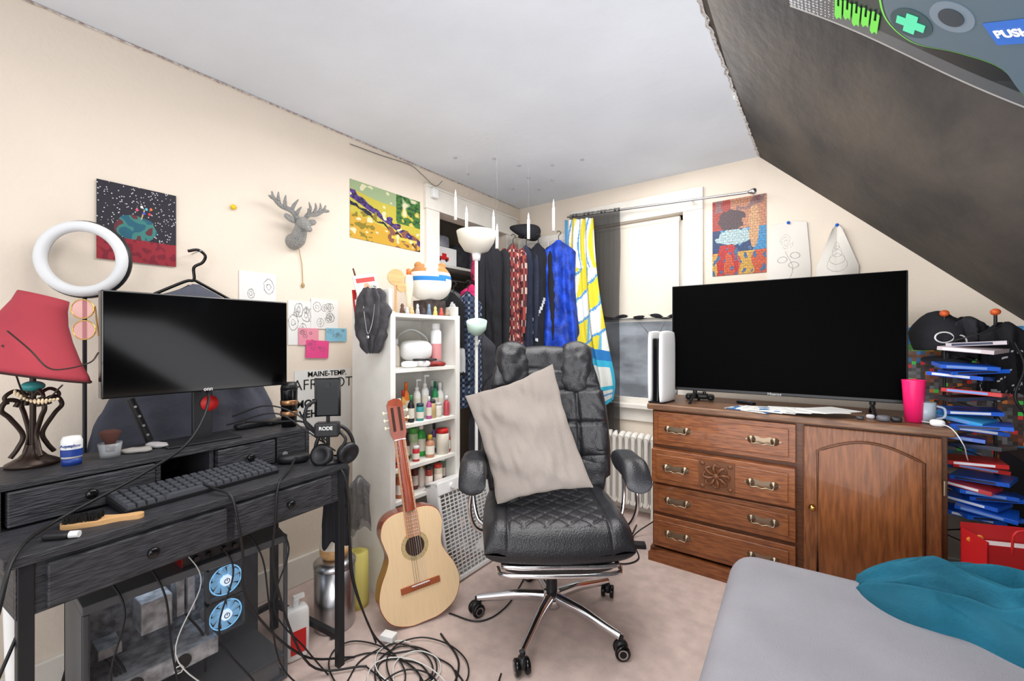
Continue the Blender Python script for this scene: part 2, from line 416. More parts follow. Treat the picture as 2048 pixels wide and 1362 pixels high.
mk('handle', MB().tube([(.034, 0, .075), (.06, 0, .065), (.06, 0, .03), (.033, 0, .02)], .005, k=4), seemat('pale glass', C(200, 215, 230)), g)
for i, (x, y, c, s) in enumerate(((.19, 2.50, C(90, 90, 95), .03), (.235, 2.52, C(40, 40, 42), .025), (.15, 2.56, C(200, 200, 205), .02), (.11, 2.50, C(60, 60, 64), .018), (.36, 2.49, C(225, 225, 228), .03))):
    mk('trinket', MB().sup((0, 0, s*.5), (s*1.6, s*1.1, s), .7, .7), mat('trinket%d' % i, c, .4), loc=(x, y, Zt), label='small dark trinket on the dresser top', cat='trinket', group='trinkets on the dresser')
mk('charging_cable', MB().tube([(.27, 2.6, Zt+.006), (.34, 2.52, Zt+.01), (.39, 2.445, .9), (.425, 2.43, .84), (.45, 2.52, .78), (.47, 2.6, .74)], .002, k=8), cablew, label='white cable trailing off the dresser corner', cat='cable')

# ---------------- radiator
R = thing('radiator', 'cream cast iron column radiator below the window', 'radiator', (-1.5, 2.98, 0))
radm = mat('radiator enamel', C(238, 235, 228), .4)
sec = MB()
for y in (0, .045, .09):
    sec.tube([(0, y, .09), (0, y, .56)], .015, 10)
sec.tube([(0, -.004, .55), (0, .045, .572), (0, .094, .55)], .021, 10, k=4).tube([(0, -.004, .10), (0, .045, .085), (0, .094, .10)], .021, 10, k=4)
s0 = mk('radiator_section', sec, radm, R)
for i in range(1, 12):
    o = s0.copy(); o.location.x = i*.047; COL.objects.link(o)
for x in (0, .517): mk('foot', MB().tube([(x, .0, .1), (x, -.01, 0)], .014, 8).tube([(x, .09, .1), (x, .1, 0)], .014, 8), radm, R)
mk('pipe', MB().cyl((-.06, .045, 0), (-.06, .045, .12), .012).cyl((-.06, .045, .11), (0, .045, .11), .012), radm, R)

# ---------------- curtain rod, curtain, towel
a = V((-1.68, 3.03, 2.23)); c = V((-.41, 3.03, 2.17))
g = thing('curtain_rod', 'thin silver curtain rod above the window', 'curtain rod', (0, 0, 0))
mk('rod', MB().cyl(a, c, .008), steel, g)
mk('finial', MB().lathe([(0, 0), (.008, .002), (.012, .012), (.02, .03), (.016, .045), (0, .05)], 20, mx=Matrix.Translation(c) @ Matrix.Rotation(pi/2, 4, 'Y')), steel, g)
for x in (-.75, -1.62): mk('bracket', MB().tube([(x, 3.03, 2.19), (x, 3.10, 2.2), (x, 3.118, 2.2)], .006), steel, g)
sheer = seemat('black sheer voile', C(20, 20, 23), .27, .9)
def cur(u, v):
    x = -1.66+.42*u; k = sin(u*75)*.014+sin(u*23+2)*.01
    zt = 2.235+(x+1.68)*(-.047)
    return V((x+.012*nz(u*6, v*3)+.01*(u-.5)*v, 3.02+k*(.4+.6*v)+(.008 if v < .02 else 0), zt+.012-1.66*v))
mk('sheer_curtain', MB().grid(cur, 180, 24), sheer, label='sheer black curtain gathered on the curtain rod', cat='curtain')
def towelc(u, v):
    Wt = C(228, 230, 226); Y = C(224, 208, 60); B_ = C(84, 150, 205); Tq = C(60, 175, 210)
    if u < .06: return B_
    if v < .20:
        s = (u*3.2+.35*sin(v*14)) % 1
        return Y if s < .38 else (Wt if s < .72 else (B_ if s < .82 else Wt))
    if v < .56:
        w = (v-.2)*9+1.6*(u-.5); fr = w % 1; k = int(w+10) % 2
        if fr < .10: return B_
        s = (u*1.6+(.5 if k else 0)+v*1.2) % 1
        if s < .45: return Y
        if s < .53: return C(110, 180, 210)
        return Wt
    if v < .62: return C(45, 120, 185)
    if v < .66: return Tq
    if u > .94: return Tq
    if .80 < v < .84 or v > .95: return Tq
    if .88 < v < .90: return B_
    return C(218, 221, 216)
tl = [(1130, 440), (1130, 560), (1132, 660), (1165, 760), (1190, 838)]
tr = [(1186, 436), (1196, 560), (1214, 680), (1228, 760), (1224, 800)]
L_ = catmull([YP(x, y, 2.97) for x, y in tl], 10); R_ = catmull([YP(x, y, 2.97) for x, y in tr], 10)
def tow(u, v):
    f = v*(len(L_)-1); i = min(int(f), len(L_)-2); q = f-i
    l = L_[i].lerp(L_[i+1], q); r = R_[i].lerp(R_[i+1], q)
    p = l.lerp(r, u); p.y += .036*sin(u*13+v*2)*(.3+v)+.012*sin(u*29+v*4)-.03*v
    return p
b = MB().grid(tow, 80, 150, colf=towelc)
mk('towel', b, PF, solid=.006, label='yellow, blue and white patterned towel hanging from the rod', cat='towel')

# ---------------- garments
def garment(wid, dep, L, seed, sleeves=True, fold=.25, top=.3, flare=1.0):
    b = MB(); rnd = random.Random(seed)
    ph = [rnd.uniform(0, 6) for _ in range(4)]
    def fn(u, v):
        a = 2*pi*u
        w = wid*(top+(1-top)*min(1, (v/.07))**.6)*(1-.12*sin(pi*min(1, v*1.3)))*(1+(flare-1)*v)
        d = dep*(.5+.5*min(1, v/.1))
        f = 1+fold*v**.5*(.5*sin(5*a+ph[0]+2*v)+.35*sin(9*a+ph[1]-v*3)+.3*nz(cos(a)*2+seed, v*4))+.16*nz(cos(a)*4+seed, sin(a)*4, v*14)
        z = -L*v-.05*max(0, abs(cos(a))-.3)*(1-v)+.02*sin(3*a+ph[2])*v
        return V((w*cos(a)*(.9+.1*f), d*sin(a)*f, z))
    b.grid(fn, 84, 44, wrap=True)
    if sleeves:
        for s in (-1, 1):
            x = s*wid; k = max(.6, wid/.12)
            b.tube([(x*.72, 0, -.045), (x*.98, -dep*.5, -.12), (x*1.02, -dep*.9, -L*.4), (x*.92, -dep*.8, -L*.7)], [.044*k, .048*k, .042*k, .034*k], 12, k=6, sx=.75)
    return b
def hook(par, m=chrome, w=.12):
    mk('hanger', MB().tube([(-w, 0, -.06), (-.02, 0, -.005), (0, 0, .01), (0, 0, .04), (.018, 0, .06), (0, 0, .078), (-.014, 0, .066)], .003, k=4).tube([(0, 0, 0), (w, 0, -.06)], .003), m, par)
def hang(name, label, cat, pos, rz, wid, dep, L, m, seed, sleeves=True, group=None, hk=True, **k):
    g = thing(name, label, cat, pos, rz, group)
    if hk: hook(g, blackp, min(.12, wid*.7))
    gb = garment(wid, dep, L, seed, sleeves, **k)
    if not isinstance(m, bpy.types.Material):
        gb.c = []
        for f in gb.f:
            cc = sum((gb.v[i] for i in f), V((0, 0, 0)))/len(f); gb.c.append(m(cc))
        m = PF
    mk('cloth', gb, m, g)
    return g
def plaid(c0, c1, c2, s=.035):
    def f(p):
        a = (p.x/s) % 1 < .4; b_ = (p.z/s) % 1 < .4
        if a and b_: return c2
        return c1 if (a or b_) else c0
    return f
blackf = mat('black cotton', C(38, 38, 43), .95, bump=.4, bs=60, var=.3)
navyf = mat('navy cotton', C(42, 48, 68), .95, bump=.4, bs=60, var=.3)
velvet = mat('royal blue velvet', C(24, 66, 180), .6, bump=.5, bs=40, var=.55, vs=14)
GR = 'clothes on the closet door hooks'
hang('jacket', 'black jacket hanging beside the closet opening', 'jacket', (-2.00, 2.50, 1.95), 38, .09, .065, 1.15, blackf, 1, group=GR)
hang('flannel_shirt', 'red plaid flannel shirt on the closet door', 'shirt', (-1.915, 2.62, 1.97), 36, .08, .06, .95, plaid(C(160, 70, 64), C(84, 48, 54), C(205, 170, 158), .03), 2, group=GR)
hang('hoodie', 'black hoodie hanging on the closet door', 'hoodie', (-1.87, 2.73, 1.97), 34, .075, .06, 1.0, navyf, 3, group=GR)
def grap(p):
    if -.75 < p.z < -.42 and p.y < 0:
        if abs(p.x-.01-.04*sin(p.z*12)) < .009 or abs(p.x+.03-.03*cos(p.z*14)) < .006: return C(205, 210, 215)
    if -.6 < p.z < -.5 and p.x < -.05: return C(60, 140, 90)
    return C(34, 36, 44)
hang('graphic_hoodie', 'dark hoodie with pale swirling print on the closet door', 'hoodie', (-1.80, 2.79, 1.99), 32, .10, .065, 1.05, grap, 4, group=GR)
hang('velvet_dress', 'royal blue velvet dress hanging on the closet door', 'dress', (-1.67, 2.875, 2.01), 28, .135, .08, .82, velvet, 5, False, GR, fold=.65, top=.35, flare=1.2)
bm = thing('beret', 'black felt beret hung near the closet door top', 'hat', (-1.93, 2.80, 2.11), 30)
mk('crown', MB().sup((0, 0, 0), (.25, .2, .11), .8, 1, fn=lambda p: V((p.x, p.y, p.z*(1+.5*p.x/.12)))), blackf, bm, rot=(.2, .25, 0))
mk('hat_band', MB().tube([(.05*cos(a), .04*sin(a), -.045) for a in [i*pi/8 for i in range(16)]], .006, closed=True), blackf, bm)
# closet contents
mk('closet_shelf', MB().bx(-2.85, -2.36, 2.05, 3.14, 1.81, 1.83), whitep, label='white shelf board inside the closet', cat='shelf')
mk('closet_rod', MB().cyl((-2.5, 2.04, 1.74), (-2.5, 3.16, 1.74), .012), steel, label='metal clothes rod inside the closet', cat='closet rod')
g = thing('storage_box', 'white box printed with a red pickup truck on the closet shelf', 'box', (-2.44, 2.36, 1.83), 90)
mk('box_body', MB().bx(-.15, .15, -.05, .12, 0, .14), white, g, bevel=.003)
mk('printed_truck', MB().bx(-.06, .06, -.053, -.05, .04, .065).bx(-.01, .035, -.053, -.05, .065, .09).cyl((-.035, -.054, .04), (-.035, -.05, .04), .012, m=1).cyl((.035, -.054, .04), (.035, -.05, .04), .012, m=1), [red, blackp], g)
for i, (x, y, z, c, w, h) in enumerate(((-2.62, 2.15, 1.83, C(60, 60, 65), .16, .24), (-2.5, 2.28, 1.97, C(70, 66, 74), .16, .13), (-2.5, 2.42, 1.97, C(150, 150, 160), .14, .11), (-2.5, 2.62, 1.83, C(45, 45, 50), .18, .2), (-2.5, 2.80, 1.83, C(80, 75, 90), .16, .22), (-2.44, 2.20, 1.83, C(90, 85, 90), .1, .11))):
    mk('folded_bag', MB().sup((0, 0, h/2), (w, w, h), .5, .5, fn=lambda p: p*(1+.12*nz(p.x*20+i, p.y*20, p.z*20))), mat('bag%d' % i, c, .9, var=.4, vs=20), loc=(x, y, z), label='soft dark cloth bag stuffed on the closet shelf', cat='bag', group='bags on closet shelf')
cc = [C(150, 155, 160), C(225, 60, 120), C(40, 42, 48), C(90, 105, 95), C(70, 80, 100), C(180, 180, 178), C(40, 45, 70), C(205, 90, 120), C(50, 50, 55), C(110, 60, 60)]
for i in range(10):
    hang('hanging_shirt', 'shirt hung on the closet rod among others', 'shirt', (-2.5, 2.13+i*.085, 1.67), 0, .17, .03, .75, mat('shirt%d' % i, cc[i], .95, var=.25, vs=15), 30+i, False, 'shirts on the closet rod')
def scar(p):
    e = math.hypot((p.x+.005)/.042, (p.z+.26)/.20)
    return C(222, 223, 226) if (e < 1 and not (abs(p.x-.012) < .012 and -.3 < p.z < -.2)) or (p.x > .03 and -.5 < p.z < -.35) else C(32, 32, 36)
hang('scarf', 'black and white scarf hung from the shelf end', 'scarf', (-1.93, 2.0, 1.55), 40, .075, .035, .52, scar, 11, False, fold=.4)
hang('plaid_shirt', 'dark blue plaid shirt hung by the closet opening', 'shirt', (-1.98, 2.19, 1.58), 42, .10, .06, .76, plaid(C(68, 82, 108), C(40, 46, 64), C(130, 146, 168), .04), 12, False, fold=.5)
hang('dark_trousers', 'dark grey trousers hung by the closet', 'trousers', (-1.98, 2.34, 1.3), 45, .10, .06, .85, mat('charcoal cloth', C(62, 62, 68), .95, var=.3, bump=.4), 13, False, fold=.5)
hang('knitted_sweater', 'hot pink knitted sweater hanging in the closet doorway', 'sweater', (-2.12, 2.38, 1.66), 60, .085, .05, .36, mat('hot pink knit', C(226, 50, 115), .9, var=.3, vs=20), 14, False, fold=.3)
hang('pink_bag', 'dusty pink patterned bag hung in the closet doorway', 'bag', (-2.11, 2.46, 1.96), 50, .065, .045, .26, mat('rose cloth', C(205, 60, 105), .9, var=.5, vs=40), 15, False, fold=.3)

# ---------------- left wall pictures
def sheet_l(name, label, cat, px0, px1, y0, y1, fn, nu, nv, off=.003, mt=P, group=None, tilt=0, curl=0):
    a = XP(px0, (y0+y1)/2, WX+off); b_ = XP(px1, (y0+y1)/2, WX+off)
    zt = XP(px0, y0, WX+off).z; zb = XP(px0, y1, WX+off).z
    w = b_.y-a.y; h = zt-zb
    b = MB().grid(lambda u, v: V(((u-.5)*w, -curl*abs(u-.5)**2*4, (v-.5)*h)), nu, nv, colf=fn, sm=False)
    return mk(name, b, mt, loc=(WX+off, (a.y+b_.y)/2, (zt+zb)/2), rot=(0, radians(tilt), pi/2), solid=.002, label=label, cat=cat, group=group)
def sheet_b(name, label, cat, px0, px1, y0, y1, fn, nu, nv, off=.003, mt=P, group=None, tilt=0, curl=0, right=False):
    a = YP(px0, y0, WY-off); b_ = YP(px1, y0, WY-off); q = px1 if right else px0
    zt = YP(q, y0, WY-off).z; zb = YP(q, y1, WY-off).z
    w = b_.x-a.x; h = zt-zb
    b = MB().grid(lambda u, v: V(((u-.5)*w, -curl*(1-v)**2*abs(u-.5)*2, (v-.5)*h)), nu, nv, colf=fn, sm=False)
    return mk(name, b, mt, loc=((a.x+b_.x)/2, WY-off, (zt+zb)/2), rot=(0, radians(tilt), 0), solid=.002, label=label, cat=cat, group=group)
R2 = random.Random(3)
stars = [(R2.random(), R2.uniform(.3, 1)) for _ in range(230)]
def painting(u, v):
    if v < .30+.01*nz(u*20): 
        return C(150, 42, 54) if nz(u*14, v*14) > -.1 else C(122, 32, 48)
    d = math.hypot((u-.47)/.27, (v-.45)/.17)
    for i, (bx, by, c) in enumerate(((.48, .70, C(230, 90, 120)), (.54, .75, C(250, 250, 240)), (.6, .73, C(90, 200, 230)), (.66, .74, C(240, 120, 60)), (.57, .67, C(70, 90, 220)), (.64, .67, C(220, 60, 80)))):
        if math.hypot(u-bx, v-by) < .017: return c
    if .58 < v < .72 and abs(u-(.54+(v-.6)*.3)) < .008: return C(200, 170, 120)
    if d < 1+.12*nz(u*9, v*9, 2):
        n = nz(u*7, v*9, 5)
        return C(40, 94, 114) if n > .05 else (C(64, 126, 120) if n > -.3 else C(100, 50, 57))
    for a, b_ in stars:
        if abs(u-a) < .006 and abs(v-b_) < .006: return C(205, 205, 212)
    return C(44, 42, 50)
sheet_l('canvas_painting', 'square painting of a teal globe over red ground with stars', 'painting', 193, 352, 357, 516, painting, 150, 150, off=.008)
def comic(u, v):
    n = nz(u*3, v*3, 1); n2 = nz(u*10, v*10, 7); n3 = nz(u*22, v*22, 4); dg = v-(.75-.6*u)
    c = C(190, 176, 66) if v+n*.2 > .42-.2*u else C(198, 156, 52)
    if v > .8+.1*n: c = C(150, 168, 128)
    if u > .62 and v > .45 and n2 > -.15: c = C(66, 112, 52) if n3 > -.1 else C(38, 74, 46)
    if abs(dg-.05*n2) < .06+.04*n2: c = C(80, 56, 130) if n3 > 0 else C(48, 34, 76)
    if abs(dg+.13+.1*n2) < .025: c = C(30, 30, 50)
    if .5 < u < .95 and v < .4 and n2 > .12: c = C(130, 84, 66)
    if u < .35 and v < .55 and n2+n3*.5 > .18: c = C(130, 117, 38)
    if .55 < u < .95 and abs(v-.17) < .03: c = C(208, 186, 76)
    if n2 < -.42: c = C(212, 206, 170)
    return c
sheet_l('wall_poster', 'yellow and green abstract action poster on the cream wall', 'poster', 700, 840, 357, 474, comic, 130, 90)
def sk(seed, kind=0):
    rr = random.Random(seed); blobs = [(rr.uniform(.15, .85), rr.uniform(.2, .85), rr.uniform(.06, .16)) for _ in range(5 if kind == 0 else 9)]
    def f(u, v):
        for x, y, r in blobs:
            d = math.hypot(u-x, (v-y)*.9)+.02*nz(u*12, v*12, seed)
            if abs(d-r) < .008 or (abs(d-r*.4) < .007): return C(140, 138, 136)
            if abs(u-x) < .006 and -r < v-y < r and kind: return C(150, 150, 148)
        return C(230, 229, 226)
    return f
GP = 'drawings pinned above the desk'
sheet_l('pencil_drawing', 'pencil drawing of windmill shapes taped to the wall', 'drawing', 478, 552, 540, 640, sk(4), 70, 80, group=GP)
sheet_l('pencil_drawing', 'sheet of small doodled faces taped to the wall', 'drawing', 576, 636, 600, 690, sk(5, 1), 70, 80, group=GP)
sheet_l('pencil_drawing', 'sheet of tiny sketched heads taped to the wall', 'drawing', 622, 676, 596, 657, sk(6, 1), 70, 60, off=.0055, group=GP)
def note(c, seed):
    f0 = sk(seed)
    def f(u, v):
        return (90/255, 80/255, 90/255) if f0(u, v)[0] < .65 else c
    return f
GN = 'sticky notes on the wall'
sheet_l('sticky_note', 'pale pink sticky note with doodles', 'sticky note', 597, 637, 656, 690, note(C(225, 145, 162), 1), 50, 40, off=.008, group=GN)
sheet_l('sticky_note', 'light blue sticky note with doodles', 'sticky note', 652, 693, 656, 683, note(C(130, 184, 206), 2), 50, 40, off=.008, group=GN)
sheet_l('sticky_note', 'hot pink sticky note with doodles', 'sticky note', 612, 657, 681, 717, note(C(225, 76, 138), 3), 50, 40, off=.0105, tilt=3, group=GN)
a = XP(648, 800, WX+.003)
g = thing('temporary_number_plate', 'white paper vehicle plate with handwritten letters on the wall', 'number plate', (WX+.003, a.y, a.z), 90)
mk('plate_card', MB().bx(-.16, .16, -.001, .001, -.18, .165), paper, g)
text(g, 'MAINE-TEMP.', .038, (.02, -.003, .142), ink, bold=.0006)
text(g, 'AFRABOT', .078, (0, -.003, .088), ink, bold=-.0008)
text(g, '2        26', .028, (0, -.003, .040), ink)
text(g, 'MOTOR', .054, (-.055, -.003, -.01), ink, bold=.0014)
text(g, 'VEHICLE', .054, (-.035, -.003, -.065), ink, bold=.0014)
p = XP(465, 415, WX)
g = thing('push_pin', 'yellow push pin stuck in the cream wall', 'push pin', (WX, p.y, p.z), 90)
mk('pin_head', MB().lathe([(0, .016), (.011, .015), (.012, .011), (.006, .009), (.006, .004), (.009, .001), (0, 0)], 16, mx=Matrix.Rotation(pi/2, 4, 'X')), mat('yellow', C(235, 200, 40), .35), g)
# deer head
glit = mat('silver glitter', C(205, 205, 202), .4, .3, bump=.8, bs=400, vs=260, col2=C(128, 128, 127))
p = XP(586, 465, WX)
g = thing('deer_head_ornament', 'silver glitter deer head with antlers mounted on the wall', 'wall ornament', (WX, p.y, p.z), 90, sc=.88)
b = MB().tube([(0, 0, -.055), (0, -.05, -.045), (0, -.085, 0), (0, -.1, .03)], [.046, .044, .036, .032], 20, k=5)
b.tube([(0, -.075, .04), (0, -.11, .035), (0, -.15, .01), (0, -.175, -.008)], [.03, .036, .024, .016], 18, k=5)
b.sup((0, -.175, -.008), (.036, .03, .03), 1, 1, 16, 10)
mk('head', b, glit, g)
for s in (-1, 1):
    mk('ear', MB().sup((0, 0, 0), (.07, .016, .034), .8, 1, 20, 10), glit, g, loc=(s*.06, -.085, .055), rot=(0, -s*.45, 0))
    b = MB().tube([(s*.018, -.09, .06), (s*.05, -.08, .10), (s*.10, -.07, .115), (s*.14, -.075, .145), (s*.155, -.08, .18)], [.014, .014, .012, .009, .004], 10, k=6)
    for q, e in (((s*.05, -.08, .10), (s*.03, -.12, .16)), ((s*.08, -.074, .11), (s*.085, -.09, .175)), ((s*.11, -.07, .12), (s*.12, -.08, .185)), ((s*.14, -.075, .145), (s*.175, -.085, .15)), ((s*.028, -.088, .075), (s*.018, -.13, .12))):
        b.tube([q, (V(q)+V(e))/2+V((s*.006, -.006, 0)), e], [.011, .009, .003], 8, k=4)
    mk('antler', b, glit, g)
    mk('eye', MB().sup((s*.026, -.12, .045), (.009, .009, .009), 1, 1, 10, 6), blackp, g)
mk('hanging_twine', MB().tube([(.02, -.015, -.06), (.05, -.006, -.18), (.055, -.006, -.29)], .002).sup((.055, -.008, -.30), (.02, .01, .03), 1, 1, 8, 6), mat('twine', C(180, 150, 100), .9), g)

# back wall art
def brickart(u, v):
    row = int(v*30); uu = u*12+(.5 if row % 2 else 0)
    mort = (v*30) % 1 < .14 or uu % 1 < .09
    bu = u; bv = v
    n = nz(bu*4, bv*4, 9); n2 = nz(bu*12, bv*12, 3)
    if bv < .30: c = C(205, 86, 48) if n > 0 else C(210, 162, 68)
    elif bv < .6: c = C(60, 142, 195) if (bu+n > .45) else C(30, 60, 110)
    else: c = C(175, 60, 52) if bu < .35 else C(195, 133, 100)
    if math.hypot((bu-.36)/.24, (bv-.72)/.15)+n2*.3 < 1: c = C(78, 56, 62)
    if math.hypot((bu-.42)/.34, (bv-.5)/.10)+n2*.3 < 1: c = C(175, 200, 204)
    if math.hypot((bu-.78)/.1, (bv-.62)/.28)+n2*.3 < 1: c = C(210, 160, 115)
    if bv < .4 and abs(bu-.35-n*.3) < .10: c = C(190, 40, 40)
    if bv < .36 and n2 > .25: c = C(60, 105, 150)
    if bv > .84 and n > .1: c = C(145, 106, 106)
    if mort: c = tuple(x*.75 for x in c)
    k = .92+.22*nz(u*40, v*40); return tuple(min(1, x*k) for x in c)
sheet_b('wall_poster', 'colourful brick patterned abstract poster on the wall', 'poster', 1425, 1533, 405, 553, brickart, 130, 190, mt=PG)
def rose(u, v):
    c = C(226, 221, 213); x, y = u-.45, v-.66
    d = math.hypot(x, y*1.2)+.03*nz(u*9, v*9); a = math.atan2(y, x)
    if d < .17 and (d*18-a/pi) % 1 < .12: c = C(160, 156, 153)
    if v < .5 and abs(u-(.5+.1*sin(v*8))) < .006: c = C(150, 147, 144)
    for lx, ly in ((.36, .36), (.66, .42), (.62, .26)):
        e = math.hypot((u-lx)/.11, (v-ly)/.05)
        if abs(e-1) < .10: c = C(165, 161, 158)
    return c
def figure(u, v):
    c = C(226, 221, 213); x, y = u-.5, v-.5
    for i, r in enumerate((.09, .15, .2, .24)):
        e = math.hypot(x/1.0, (y+.02+.10*i-.12)*1.5)+.02*nz(u*8, v*8)
        if abs(e-r) < .006: c = C(165, 161, 157)
    return c
GS = 'pencil drawings pinned to the back wall'
def pinned(label, px0, px1, y0, y1, fn, fan):
    a = YP(px0, y0, WY-.004); b_ = YP(px1, y0, WY-.004); zt = a.z; zb = YP((px0+px1)/2, y1, WY-.004).z
    w = b_.x-a.x; h = zt-zb
    g = thing('pinned_drawing', label, 'drawing', ((a.x+b_.x)/2, WY-.001, zt), 0, GS)
    def pos2(u, v):
        k = 1-fan*max(0, v-.25)**1.0*1.2
        return V(((u-.5)*w*k, -.003-.035*abs(u-.5)*2*v*fan-.03*(1-v)*sin(u*pi)*(.3+fan), -(1-v)*h-(.03*abs(u-.5)*2)*v*(.4+fan)))
    mk('paper_sheet', MB().grid(pos2, 100, 120, colf=fn), P, g, solid=.0015)
    mk('push_pin', MB().lathe([(0, .012), (.009, .011), (.009, .007), (.005, .005), (.005, 0)], 14, mx=Matrix.Translation((0, -.004, -.012)) @ Matrix.Rotation(pi/2, 4, 'X')), blue, g)
pinned('pencil drawing of a rose pinned to the wall', 1534, 1622, 448, 562, rose, .2)
pinned('curled pencil drawing pinned to the wall above the television', 1632, 1718, 452, 560, figure, .85)
# pixel landscape poster
PR = random.Random(12); pix = {}
def pixel(u, v):
    i, j = int(u*28), int(v*40); n = nz(i*.33, j*.33, 2)
    if (i, j) not in pix: pix[(i, j)] = PR.random()
    r = pix[(i, j)]; k = .8+.45*r
    if v > .88: c = C(90, 165, 225)
    elif v > .83: c = C(85, 150, 60)
    elif v > .74: c = C(70, 130, 190) if n > 0 else C(130, 85, 60)
    elif n > .15: c = C(140, 80, 58)
    elif n < -.22: c = C(120, 118, 120)
    elif v < .2: c = C(50, 110, 190) if r > .3 else C(70, 150, 205)
    else: c = C(78, 66, 64)
    if r > .96: c = C(235, 120, 50)
    elif r > .93: c = C(210, 50, 50)
    elif r > .9: c = C(70, 200, 80)
    return tuple(min(1, x*k) for x in c)
mk('wall_poster', MB().grid(lambda u, v: V((.48*u, 0, .72*v)), 56, 80, colf=pixel, sm=False), PG, loc=(.335, WY-.003, .6), solid=.002, label='poster of coloured square blocks on the back wall', cat='poster')

# slope poster
o0 = V((-.083, 1.37, 2.144)); da = V((1, 0, -.96)).normalized(); nb = V((-.96, 0, -1)).normalized(); db = V((0, -1, 0))
mx = Matrix(((da.x, db.x, nb.x, 0), (da.y, db.y, nb.y, 0), (da.z, db.z, nb.z, 0), (0, 0, 0, 1)))
mx.translation = o0+nb*.003
g = thing('gaming_poster', 'black poster with a game controller on the sloped ceiling', 'poster', mx=mx)
def pbg(u, v):
    a, b_ = u*.95, v*.62
    if b_ < .006: return C(150, 148, 146)
    if a < .13: return C(176, 178, 182) if ((a*90) % 1-.5)**2+((b_*90) % 1-.5)**2 < .09*(1.6-a*10) else C(70, 71, 74)
    if b_ < .05: return C(74, 77, 80)
    return C(26, 30, 33) if nz(u*5, v*5) > 0 else C(36, 42, 45)
mk('poster_sheet', MB().grid(lambda u, v: V((.95*u, .62*v+.01*sin(u*9)*(1-v), 0)), 300, 190, colf=pbg, sm=False), PG, g, solid=.0015)
def flat(poly, z0, m, name, par=None):
    n = len(poly); vs = [(x, y, z0) for x, y in poly]+[(x, y, z0+.0012) for x, y in poly]
    b = MB().add(vs, [tuple(range(n)), tuple(range(2*n-1, n-1, -1))]+[(i, (i+1) % n, (i+1) % n+n, i+n) for i in range(n)])
    return mk(name, b, m, par or g)
ctrl = [p_[:2] for p_ in catmull([(.25, .26), (.26, .13), (.33, .075), (.42, .10), (.50, .105), (.56, .05), (.63, .03), (.68, .07), (.68, .16), (.66, .30), (.58, .38), (.34, .38)], 6, True)]
grnm = mat('neon green print', C(100, 200, 65), .4); tealm = mat('teal print', C(80, 205, 158), .4); cgrey = mat('controller grey print', C(76, 93, 104), .4)
flat([(x+(x-.46)*.05, y+(y-.2)*.07) for x, y in ctrl], .002, grnm, 'green_outline')
flat([(x+(x-.46)*.025, y+(y-.2)*.04) for x, y in ctrl], .0028, mat('dark outline print', C(28, 35, 37), .4), 'dark_outline')
flat(ctrl, .0038, cgrey, 'controller_print')
def circ(x, y, r, n=28): return [(x+r*cos(2*pi*i/n), y+r*sin(2*pi*i/n)) for i in range(n)]
flat(circ(.315, .135, .045), .005, mat('dark teal print', C(40, 64, 70), .4), 'direction_pad_ring')
c_ = .012; l_ = .030
flat([(.315+x, .135+y) for x, y in ((-c_, -l_), (c_, -l_), (c_, -c_), (l_, -c_), (l_, c_), (c_, c_), (c_, l_), (-c_, l_), (-c_, c_), (-l_, c_), (-l_, -c_), (-c_, -c_))], .0065, tealm, 'direction_pad')
flat(circ(.385, .20, .042), .005, mat('slate print', C(104, 118, 130), .4), 'thumb_stick_print')
flat(circ(.385, .20, .024), .0065, mat('dark slate print', C(44, 52, 60), .4), 'thumb_stick_centre')
for i in range(5):
    x = .135+.023*i; yy = .05+.012*(i % 2)
    flat([(x, yy), (x+.006, yy-.012), (x+.012, yy), (x+.018, yy-.006), (x+.018, .115), (x+.012, .118), (x+.012, .09), (x+.006, .09), (x+.006, .122), (x, .12)], .003, grnm, 'green_lettering')
flat([(.60, .005), (.66, .0), (.655, .012), (.69, .015), (.68, .03), (.60, .025)], .0047, grnm, 'green_splash')
ra = radians(42); lc = (.492, .222)
def rr_(x, y): return (lc[0]+x*cos(ra)-y*sin(ra), lc[1]+x*sin(ra)+y*cos(ra))
flat([rr_(-.045, -.028), rr_(.06, -.028), rr_(.06, .03), rr_(-.045, .03)], .0055, mat('blue print', C(46, 96, 176), .4), 'blue_label')
text(g, 'PUSH', .026, (*rr_(-.004, 0), .0075), white, rot=(0, 0, ra), bold=.0006)

# ---------------- desk
K = thing('desk', 'black wood and metal desk with drawers and raised back shelf', 'desk', (-1.41, .10, 0), 96)
DW = .875; DD = .47
mk('desk_top', MB().bx(0, DW, 0, DD, .757, .78), blackw, K, bevel=.002)
b = MB().bx(.02, DW-.02, .012, .03, .64, .757).bx(.02, DW-.02, DD-.03, DD-.012, .64, .757)
b.bx(.02, .035, .02, DD-.02, .64, .757).bx(DW-.035, DW-.02, .02, DD-.02, .64, .757)
mk('apron', b, blackwx, K)
for x in (.035, DW-.02):
    for y in (.02, DD-.02): mk('leg', MB().box((x, y, .378), (.026, .026, .756)), blackm, K, bevel=.002)
for sb in (MB().bx(DW-.03, DW-.01, .02, DD-.02, .10, .122), MB().bx(.025, .045, .02, DD-.02, .10, .122), MB().bx(.03, DW-.02, DD-.03, DD-.01, .10, .12)):
    mk('stretcher', sb, blackm, K)
def knob(par, x, y, z):
    mk('knob', MB().lathe([(0, 0), (.006, 0), (.006, .01), (.013, .014), (.014, .02), (.01, .025), (0, .026)], 20, mx=Matrix.Translation((x, y, z)) @ Matrix.Rotation(pi/2, 4, 'X')), blackg, par)
for x0, x1 in ((.065, .44), (.462, .80)):
    d = mk('drawer', MB().bx(x0, x1, -.006, .03, .648, .748).bx(x0+.01, x1-.01, .03, .3, .66, .73), blackwx, K, bevel=.003)
    knob(d, (x0+x1)/2, -.006, .7)
